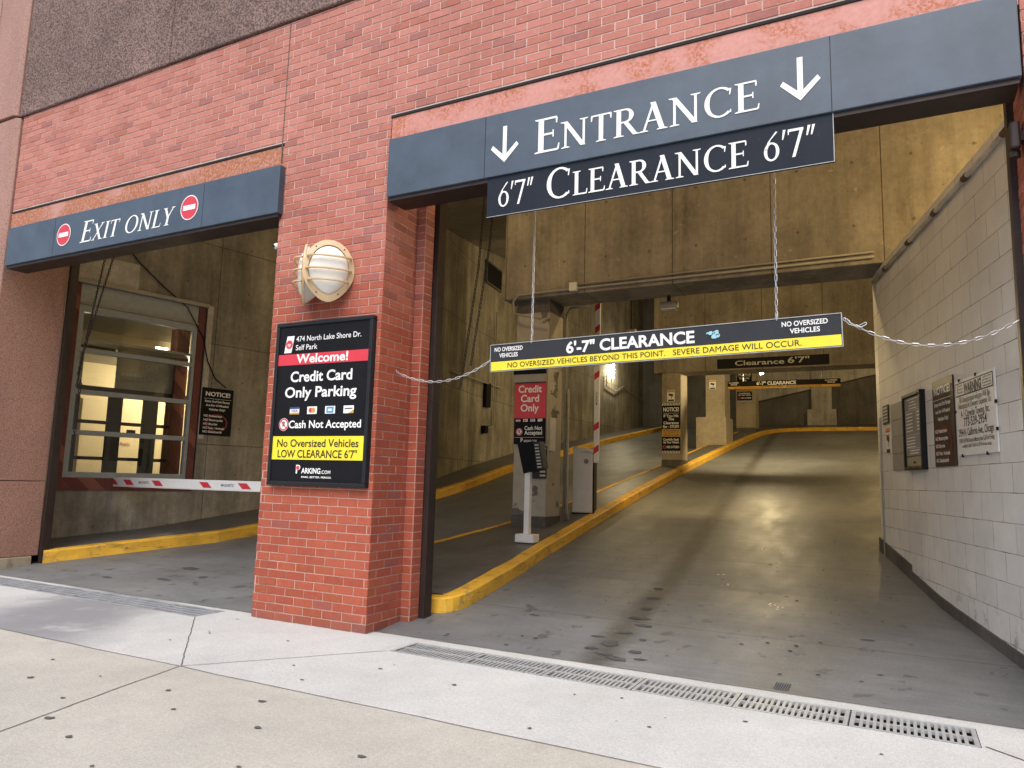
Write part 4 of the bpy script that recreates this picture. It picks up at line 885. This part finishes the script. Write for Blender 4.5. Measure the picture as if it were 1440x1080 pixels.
# ================================================================== SIGNS INSIDE
# hanging clearance bar at the entrance
t = board('clearance_bar', 'black and yellow clearance bar hanging on chains just inside the entrance', 'sign', (.857, .30, 2.028), (1, 0, .0205), 'hanging clearance bars')
W, Hh = 2.507, .206
MB().box(0, W, 0, Hh, -.018, 0).build('panel', 'charcoal', t)
MB().rect(.004, W-.004, .004, .073, .0015).build('yellow_band', 'yellow', t)
b = MB(); b.box(-.004, W+.004, -.005, .0, -.02, .004); b.box(-.004, W+.004, Hh, Hh+.005, -.02, .004); b.box(-.005, 0, 0, Hh, -.02, .004); b.box(W, W+.005, 0, Hh, -.02, .004); b.build('edge_trim', 'galv', t)
def bar_text(par, W, Hh, lm, im):
    l = MB(); k = Hh/.206
    text(l, 'NO OVERSIZED', .157*k, .153*k, .031*k, .245*k, .02); text(l, 'VEHICLES', .157*k, .105*k, .031*k, .16*k, .02)
    text(l, "6'-7\" CLEARANCE", W*.445, .097*k, .080*k, .95*k, .03); text(l, 'NO OVERSIZED', W-.215*k, .152*k, .031*k, .275*k, .02); text(l, 'VEHICLES', W-.215*k, .104*k, .031*k, .18*k, .02)
    l.build('lettering', lm, par)
    l = MB(); text(l, 'NO OVERSIZED VEHICLES BEYOND THIS POINT.', .15*k, .021*k, .038*k, 1.235*k, .0, .004, align='L'); text(l, 'SEVERE DAMAGE WILL OCCUR.', 1.44*k, .021*k, .038*k, .83*k, .0, .004, align='L'); l.build('band_lettering', im, par)
bar_text(t, W, Hh, 'letter', 'ink')
s = MB()
for i in range(14): s.disc(1.715+random.uniform(-.04, .04), .142+random.uniform(-.018, .018), random.uniform(.009, .018), .003+i*.0001, 0, 9)
for i in range(7): s.disc(1.68+i*.0115, .14+random.uniform(-.015, .015), .005, .0048, 1, 6)
s.build('sticker', ['lightblue', 'charcoal'], t)
MB().tube([(.352, Hh-.01, .006), (.352, Hh+.03, .0), (.352, Hh, -.02)], .004).build('hook', 'galv', t); MB().tube([(2.125, Hh-.01, .006), (2.125, Hh+.035, .0), (2.125, Hh, -.02)], .004).build('hook', 'galv', t)
def chain(label, path, mat='chain', L=.050, wd=.021, r=.0029, group='chains of the clearance bar'):
    mb = MB(); o = Vector(path[0]); chain_mesh(mb, [Vector(p)-o for p in path], L, wd, r)
    ob = tag(mb.build('chain', mat), label, 'chain', group); ob.location = o; return ob
chain('bright vertical chain in front of the peeling column', [(1.202, .30, 5.46), (1.209, .30, 2.80), (1.209, .298, 2.245)])
chain('bright vertical chain above the blue sticker end of the clearance bar', [(2.986, .30, 5.46), (2.978, .30, 2.85), (2.978, .298, 2.285)])
chain('bright chain from the brick pillar to the clearance bar', sag((-.012, .235, 2.06), (.852, .295, 2.115), .125))
chain('bright chain from the clearance bar to the right pier', sag((3.372, .295, 2.25), (4.29, .40, 2.19), .16))
h = MB().tube([(-.015, .235, 2.06), (-.06, .235, 2.07)], .012).tube([(-.002, .235, 2.075), (-.02, .235, 2.05), (-.03, .235, 2.06)], .005); tag(h.build('wall_hook', 'galv'), 'small steel hook for the chain on the pillar side', 'hook')
# loose chain tail beside the right end of the bar
chain('short loose chain tail at the right end of the clearance bar', sag((3.385, .29, 2.245), (3.50, .29, 2.215), .035, 8))
# hoist chains inside both openings
chain('dark hoist chain hanging left of the exit window', [(-4.74, .70, 4.6), (-4.93, .78, 3.75), (-5.36, .86, 2.35)], 'chain_dark', .05, .028, .005, 'dark hoist chains')
chain('dark hoist chain against the granite jamb', [(-4.62, .72, 4.6), (-4.80, .80, 3.75), (-5.30, .86, 2.6), (-5.40, .88, 2.2)], 'chain_dark', .05, .028, .005, 'dark hoist chains')
chain('dark hoist chain bundle near the jamb foot', [(-5.42, .94, 2.3), (-5.44, .94, 1.35)], 'chain_dark', .06, .04, .006, 'dark hoist chains')
chain('dark hoist chain hanging behind the entrance jamb', [(.46, .9, 4.8), (.36, .9, 3.1), (.18, .95, 2.0)], 'chain_dark', .05, .026, .004, 'dark hoist chains')
chain('second dark hoist chain behind the entrance jamb', [(.56, .9, 4.8), (.47, .9, 3.3), (.30, .92, 2.2)], 'chain_dark', .05, .026, .004, 'dark hoist chains')
t = thing('cable', 'thin black cable drooping across the exit wall above the notice', 'cable'); pts = []
for x, z in ((.6, 4.55), (.85, 4.3), (1.25, 4.0), (1.65, 3.75), (1.95, 3.3), (2.05, 2.95), (2.2, 2.68), (2.4, 2.55)): pts.append((*wpt(x, .03), z))
MB().tube(pts, .009, 6).build('wire', 'black', t)
# notices on the exit wall and the right wall
def notice(loc, u, W, Hh, label, m):
    t = board('notice_sign', label, 'sign', loc, u, 'notice signs for entry and exit ramps')
    MB().box(0, W, 0, Hh, -.012, 0).build('panel', m, t, bevel=.003); V = lambda f: Hh*(1-f)
    r = MB().ring(W*.52, V(.74), W*.30, W*.345, .002, 0, 32, 1.35*Hh/W*.42); r.build('prohibition_ring', 'red_dull', t)
    l = MB(); text(l, 'NOTICE!', W/2, V(.17), Hh*.085, W*.78, .03); l.rect(W*.07, W*.93, V(.232), V(.226), .003)
    for s, f in (('Entry And Exit Ramps', .305), ('Are For 4-Wheeled', .39), ('Vehicles Only!', .475)): text(l, s, W/2, V(f), Hh*.043, None, .025, maxw=W*.88)
    for s, f in (('NO Pedestrians', .615), ('NO Motorcycles', .70), ('NO Bicycles', .785), ('NO Pets / Animals', .87), ('NO Skateboards', .95)): text(l, s, W*.10, V(f), Hh*.043, None, .025, .0035, align='L', maxw=W*.8)
    l.build('lettering', 'letter', t); return t
p = wpt(2.01, .02); notice((p[0], p[1], 1.77), UW, .535, .755, 'black ramp notice on the exit wall beside the lobby window', 'black')
UR = (.235, -.972, 0)
def rloc(Y, z, d=.015): s = (Y-PW.y)/.972; p = rpt(s, d); return (p[0], p[1], z)
notice(rloc(2.745, 1.405), UR, .53, .735, 'dark brown ramp notice on the white block wall', 'brown_sign')
t = board('towing_sign', 'white towing warning sign with black writing on the block wall', 'sign', rloc(2.18, 1.478), UR); W, Hh = .80, .588; V = lambda f: Hh*(1-f)
MB().box(0, W, 0, Hh, -.012, 0).build('panel', 'white', t, bevel=.002)
b = MB(); b.rect(.02, W-.02, V(.215), V(.035), .002, 0); b.rect(.03, .21, V(.20), V(.05), .003, 1); b.rect(W-.235, W-.03, V(.20), V(.05), .003, 1); b.rect(.22, W-.245, V(.20), V(.05), .0026, 1); b.build('header_box', ['ink', 'white'], t)
l = MB(); text(l, 'WARNING', .388, V(.192), Hh*.125, .34, .04, .004)
for i in range(4): text(l, ('vehicles', 'parked or', 'trespassing', 'relocated')[i], W-.13, V(.08+.035*i), .013, .17, .02, .004)
text(l, 'Don\'t', .12, V(.09), .02, .12, .01, .004); text(l, 'Even', .12, V(.135), .02, .12, .01, .004); text(l, 'Think', .12, V(.18), .02, .14, .01, .004)
for s, f, hh, ww in (('All Unauthorized vehicles Will Be', .305, .043, .62), ("Relocated At Owners' Expense To:", .385, .043, .66), ('A-1 Citywide Towing, Inc.', .50, .055, .58), ('773-539-2954', .625, .066, .46), ('2954 N. California Ave., Chicago', .745, .055, .70), ('OPEN 24/7/365 Autos & Motorcycles Call For Pricing', .835, .032, .70), ('ALL MAJOR CREDIT CARDS ACCEPTED 24-hour storage', .90, .024, .58)):
    text(l, s, W/2, V(f), hh, ww, .006)
l.build('lettering', 'ink', t)
b = MB()
for x, y in ((.1, .0), (.6, 0), (.1, Hh), (.45, Hh), (0, .35), (W, .35), (W, .16)): b.box(x-.012, x+.012, y-.012, y+.012, -.005, .004)
b.build('clip', 'black', t)
t = board('rate_board', 'black framed rate board on the white block wall', 'sign', rloc(3.575, 1.39, .03), UR); W, Hh = .60, .73
MB().box(0, W, 0, .03, -.03, .02).box(0, W, Hh-.03, Hh, -.03, .02).box(0, .03, .03, Hh-.03, -.03, .02).box(W-.03, W, .03, Hh-.03, -.03, .02).build('frame', 'frame_black', t, bevel=.003)
MB().box(.03, W-.03, .03, Hh-.03, -.025, 0).build('panel', 'brown_sign', t); MB().rect(.04, W-.04, .135, Hh-.04, .0015).build('rate_sheet', 'grey_sheet', t); MB().rect(.04, W-.04, .04, .125, .0015).build('lower_sheet', 'sheet_face', t)
l = MB()
for f, a_, b_ in [(.92, .2, .8), (.88, .35, .65), (.84, .3, .7), (.80, .3, .7)]+[(.735-.045*i, .12, .50) for i in range(6)]+[(.735-.045*i, .72, .86) for i in range(6)]+[(.42-.04*i, .12, .6) for i in range(4)]+[(.25, .3, .8), (.215, .3, .75)]: l.rect(W*a_, W*b_, Hh*f-.005, Hh*f+.006, .003)
for f in (.77, .455, .28): l.rect(.06, W-.06, Hh*f-.001, Hh*f+.002, .003)
l.build('print_line', 'letter', t); MB().rect(W*.45, W*.56, .06, .08, .003).build('stamp', 'black', t)
t = board('mounting_panel', 'bare grey backing panel left of the rate board', 'panel', rloc(4.14, 1.395, .004), UR); W, Hh = .45, .70
b = MB()
for i in range(4): b.box(0, W, .175*i+.003, .175*(i+1)-.002, 0, .006+.0015*(i % 2))
b.build('panel', 'grey_sheet', t)
t = board('small_sign', 'small dark sign with pale bars near the end of the block wall', 'sign', rloc(4.47, 1.91, .004), UR); MB().box(0, .24, 0, .205, 0, .008).build('panel', 'charcoal', t)
l = MB(); [l.rect(.03, .21, .02+.036*i, .042+.036*i, .010) for i in range(5)]; l.build('print_line', 'grey_letter', t)
def cam_placard(name_label, loc, u, W, Hh):
    t = board('camera_placard', name_label, 'sign', loc, u, 'camera placards'); MB().box(0, W, 0, Hh, -.006, 0).build('panel', 'white', t)
    MB().rect(.006, W-.006, Hh*.80, Hh*.97, .0015).build('orange_band', 'orange', t)
    c = MB().poly([(W*.2, Hh*.52), (W*.75, Hh*.42), (W*.8, Hh*.62), (W*.22, Hh*.7)], .002); c.rect(W*.55, W*.62, Hh*.25, Hh*.45, .0022); c.rect(W*.12, W*.9, Hh*.03, Hh*.17, .002); c.build('camera_pictogram', 'ink', t)
    return t
t = cam_placard('narrow camera placard with red bars at the end of the block wall', rloc(4.40, 1.585, .006), UR, .19, .29)
MB().rect(.02, .17, .235, .25, .003).rect(.02, .17, .19, .205, .003).build('red_bar', 'red', t)
# signs on the first column
t = board('card_only_sign', 'red and black credit card only sign on the peeling column', 'sign', (-1.055, 4.385, 1.685), FU); W, Hh = .478, .845; V = lambda f: Hh*(1-f)
MB().box(0, W, 0, Hh*.42, -.02, 0).build('panel', 'black', t, bevel=.004); MB().box(0, W, Hh*.42, Hh, -.02, .0).build('red_panel', 'red', t, bevel=.004)
l = MB(); text(l, 'Credit', W/2, V(.155), .095, .36, .025); text(l, 'Card', W/2, V(.31), .095, .28, .025); text(l, 'Only', W/2, V(.465), .095, .28, .025)
text(l, 'Cash Not', .165, V(.77), .052, .27, .025, align='L'); text(l, 'Accepted', .165, V(.845), .052, .27, .025, align='L'); l.rect(.015, W-.015, V(.893), V(.889), .003)
text(l, 'P', .11, V(.965), .05, None, .02, align='L'); text(l, 'ARKING.COM', .155, V(.965), .028, .2, .015, align='L'); l.build('lettering', 'letter', t)
s = MB(); no_cash(s, .085, V(.80), .05); s.build('no_cash_symbol', ['letter', 'red', 'ink'], t); cards(t, .03, .112, V(.635), .07, .038)
t = board('price_list', 'dark price list with pale lines low on the peeling column', 'sign', (-.80, 4.40, 1.22), FU); MB().box(0, .25, 0, .44, -.008, 0).build('panel', 'charcoal', t)
l = MB(); [l.rect(.15, .235, .03+.052*i, .055+.052*i, .0015) for i in range(8)]; l.build('print_line', 'grey_letter', t)
t = thing('grey_enclosure', 'black and grey shallow enclosure above the card only sign', 'box', (-1.07, 4.39, 2.54)); MB().box(0, .49, -.03, .03, 0, .11).build('cover', 'grey_sheet', t, bevel=.005); MB().box(.0, .48, -.025, .03, .11, .20).build('vent', 'black', t)
t = board('patch_plate', 'pale rectangular patch plate on the side of the peeling column', 'panel', (-.562, 4.50, 1.60), (0, 1, 0)); MB().box(0, .18, 0, .46, 0, .01).build('plate', 'cab', t)
# tall notice on the second column
t = board('column_notice', 'tall black notice with hazard stripes and orange band on the slim column', 'sign', (-.978, 11.40, 1.865), FU, 'clearance notices on columns')
def col_notice(t, W, Hh):
    V = lambda f: Hh*(1-f)
    MB().box(0, W, 0, Hh, -.01, 0).build('panel', 'black', t); MB().rect(0, W, V(.67), V(.52), .002).build('orange_band', 'orange', t)
    l = MB(); text(l, 'NOTICE!', W/2, V(.165), .085, W*.86, .03); l.rect(.03, W-.03, V(.205), V(.2), .003)
    for s, f in (('If You Hit', .28), ('The', .345), ('Clearance', .42), ('Bar - STOP!!', .495)): text(l, s, W/2, V(f), .058, None, .025, maxw=W*.86)
    for s, f in (('Carefully Back', .745), ('Up Your Vehicle', .80)): text(l, s, W/2, V(f), .045, None, .025, maxw=W*.86)
    text(l, 'NO U-TURN', W*.6, V(.895), .05, W*.66, .03); l.build('lettering', 'letter', t)
    l = MB()
    for s, f in (('SEVERE DAMAGE', .567), ('WILL OCCUR IF YOU', .61), ('PROCEED UP RAMP', .655)): text(l, s, W/2, V(f), .032, W*.84, .01, .004)
    l.build('band_lettering', 'ink', t)
    s = MB(); n_ = 12
    for f0, f1 in ((.05, .0), (1.0, .95)):
        for i in range(n_): x = W*i/n_; s.poly([(x, V(f0)), (x+W/n_*.5, V(f0)), (min(W, x+W/n_), V(f1)), (x+W/n_*.5, V(f1))], .003)
    s.build('hazard_stripe', 'letter', t)
    s = MB().ring(W*.15, V(.875), .028, .04, .003); s.rect(W*.15-.03, W*.15+.03, V(.875)-.006, V(.875)+.006, .0035); s.build('no_turn_symbol', 'red', t)
col_notice(t, .412, 1.12)
cam_placard('camera placard with orange top above the tall column notice', (-.86, 11.40, 3.02), FU, .17, .26)
cam_placard('camera placard with orange top on the pale wide footed column', (-1.09, 16.63, 3.94), FU, .19, .27)
t = board('column_notice', 'tall black notice partly hidden behind the upper clearance bar', 'sign', (-1.20, 21.48, 4.08), FU, 'clearance notices on columns'); col_notice(t, .5, 1.12)
t = board('beam_clearance_sign', "black sign reading Clearance 6'7\" on the second beam", 'sign', (.258, 11.35, 3.70), FU); MB().box(0, 2.24, 0, .21, -.02, 0).build('panel', 'black', t)
l = MB(); text(l, 'Clearance', .88, .055, .10, 1.0, .015); text(l, "6'7\"", 1.66, .06, .12, .42, .015); l.build('lettering', 'grey_letter', t)
t = board('clearance_bar', 'smaller looking clearance bar hanging farther up the ramp', 'sign', (.20, 12.75, 3.42), (1, 0, -.005), 'hanging clearance bars'); W, Hh = 2.42, .185
MB().box(0, W, 0, Hh, -.018, 0).build('panel', 'black', t); MB().rect(.004, W-.004, .004, .063, .0015).build('yellow_band', 'orange', t); bar_text(t, W, Hh, 'letter', 'ink')
for x, lb in ((.55, 'left chain of the clearance bar up the ramp'), (2.25, 'right chain of the clearance bar up the ramp')): chain(lb, [(x, 12.74, cz(12.74)), (x, 12.74, 3.60)], 'chain_dark', .06, .03, .005)

# ================================================================== PIPES AND FIXTURES
t = thing('conduit', 'conduit with pale junction box along the bottom of the deep beam', 'pipe')
MB().tube([(-.62, 4.27, 3.40), (-1.03, 4.27, 3.50), (-1.06, 4.27, 3.68), (-.98, 4.27, 3.765), (-.2, 4.27, 3.775), (3.5, 4.27, 3.785)], .016, 8).tube([(-.1, 4.27, 3.83), (3.5, 4.27, 3.84)], .012, 8).build('pipe', 'conduit', t, smooth=True)
MB().box(-.2, -.09, 4.24, 4.30, 3.74, 3.86).build('junction_box', 'cab', t, bevel=.005)
t = thing('conduit', 'pair of vertical conduits on the back corner of the peeling column', 'pipe'); z0 = rz(4.95)+.12
MB().tube([(-.53, 4.95, z0), (-.53, 4.95, 3.6), (-.50, 5.0, 3.70), (-.2, 5.02, 3.70)], .017, 8).tube([(-.48, 4.97, z0), (-.49, 4.95, z0+.12), (-.49, 4.95, 2.5)], .02, 8).tube([(-.44, 4.93, z0), (-.47, 4.93, z0+.15), (-.47, 4.93, 2.4)], .016, 8).build('pipe', 'conduit', t, smooth=True)
t = thing('conduit', 'thin conduit zigzagging below the bright tube light', 'pipe')
def lw(Y, d=.03): return (interp(WALL, Y)+d, Y)
MB().tube([(*lw(20.6, .06), 5.1), (*lw(20.6, .06), 4.7), (*lw(21.5, .06), 4.6), (*lw(22.4, .06), 4.9), (*lw(25.5, .06), 4.5)], .02, 6).build('pipe', 'conduit', t)
t = thing('conduit', 'vertical conduit with two dark boxes on the stained exit lane wall', 'pipe')
pv = lambda Y, z: (*lw(Y, .06), z)
MB().tube([pv(12.0, 5.6), pv(12.0, 2.6), pv(11.5, 2.45)], .02, 6).tube([pv(9.0, 3.55), pv(12.5, 3.62)], .018, 6).build('pipe', 'conduit', t)
x, y = lw(11.46, .0); MB().box(x-.05, x+.12, y-.12, y+.12, 3.0, 3.62).build('meter_box', 'black', t, bevel=.01); x, y = lw(11.35, 0); MB().box(x-.05, x+.14, y-.08, y+.08, 2.33, 2.52).build('outlet_box', 'black', t, bevel=.01)
t = thing('vent_duct', 'dark ventilation duct high up on the stained exit lane wall', 'vent'); x, y = lw(11.7, 0)
MB().hexa([lw(11.2, -.1), lw(12.3, -.1), lw(12.3, .06), lw(11.2, .06)], 6.2, 6.8).build('duct', 'conc_dark', t); MB().hexa([lw(11.26, .061), lw(12.24, .061), lw(12.24, .07), lw(11.26, .07)], 6.25, 6.75).build('opening', 'black', t)
# lamps
WARM = (1, .70, .30)
def flood(loc, label, energy, rad=.07, col=WARM, glow=True):
    t = thing('flood_light', label, 'lamp', loc, 0, 'garage flood lights')
    MB().box(-.12, .12, -.07, .07, .03, .12).build('housing', 'conduit', t, bevel=.015); MB().box(-.02, .02, -.02, .02, .12, .22 if not glow else cz(loc[1])-loc[2]).build('mount', 'steel_dark', t)
    MB().box(-.10, .10, -.055, .055, .015, .031).build('diffuser', 'lamp_glow' if glow else 'cab', t)
    if energy: lamp('lamp_light', (0, 0, -.09), energy, col, rad, t)
    return t
t = flood((1.0, 4.86, 3.50), 'grey flood light under the back of the nearest beam', 0, .05, WARM, glow=False)
d = bpy.data.lights.new('lamp_light', 'SPOT'); d.energy = 240; d.color = WARM; d.spot_size = math.radians(110); d.spot_blend = .5; d.shadow_soft_size = .06
o = bpy.data.objects.new('lamp_light', d); COL.objects.link(o); o.parent = t; o.location = (0, .12, -.02); o.rotation_euler = (math.radians(74), 0, 0)
flood((-.9, 2.2, 5.35), 'flood light behind the entrance lintel, left of centre', 34)
flood((5.2, 2.6, 4.3), 'flood light behind the white block wall near the lintel', 130)
flood((2.0, 1.2, 5.2), 'flood light high behind the entrance lintel over the ramp', 9)
flood((-3.2, 3.4, 5.65), 'flood light over the exit lane behind the pillar', 11)
flood((-2.3, 13.2, 5.0), 'flood light over the exit lane farther up', 55)
flood((2.0, 5.7, 4.75), 'added unseen flood light between the two beams over the ramp', 62)  # unseen lamp added to light the second beam and the ramp
t = thing('bulb_lamp', 'bright bare bulb lamp hanging beyond the second beam', 'lamp', (.93, 13.0, 3.84))
vs = [(.055*math.sin(math.pi*i/8)*math.cos(2*math.pi*j/12), .055*math.sin(math.pi*i/8)*math.sin(2*math.pi*j/12), .055*math.cos(math.pi*i/8)) for i in range(9) for j in range(12)]
MB().add(vs, [(i*12+j, i*12+(j+1) % 12, (i+1)*12+(j+1) % 12, (i+1)*12+j) for i in range(8) for j in range(12)]).build('bulb', 'tube_glow', t, smooth=True)
MB().tube([(0, 0, .05), (0, 0, .16)], .03).tube([(0, 0, .16), (0, 0, cz(13.0)-3.84)], .01).build('stem', 'conduit', t)
lamp('bulb_light', (0, 0, -.09), 230, (1, .78, .42), .06, t)
x, y = lw(21.2, .10); t = thing('tube_light', 'bright vertical tube light on the far left wall', 'lamp', (x, y, 5.08))
MB().tube([(0, 0, 0), (0, 0, .52)], .036, 12).build('tube', 'tube_glow', t); MB().box(-.10, -.045, -.03, .03, -.03, .55).build('housing', 'conduit', t)
lamp('tube_lamp_light', (.22, -.10, .26), 55, (1, .86, .55), .08, t)
flood((3.5, 19.5, 6.6), 'added flood light brightening the top of the ramp', 150)  # lamp added to lift the black far end of the ramp
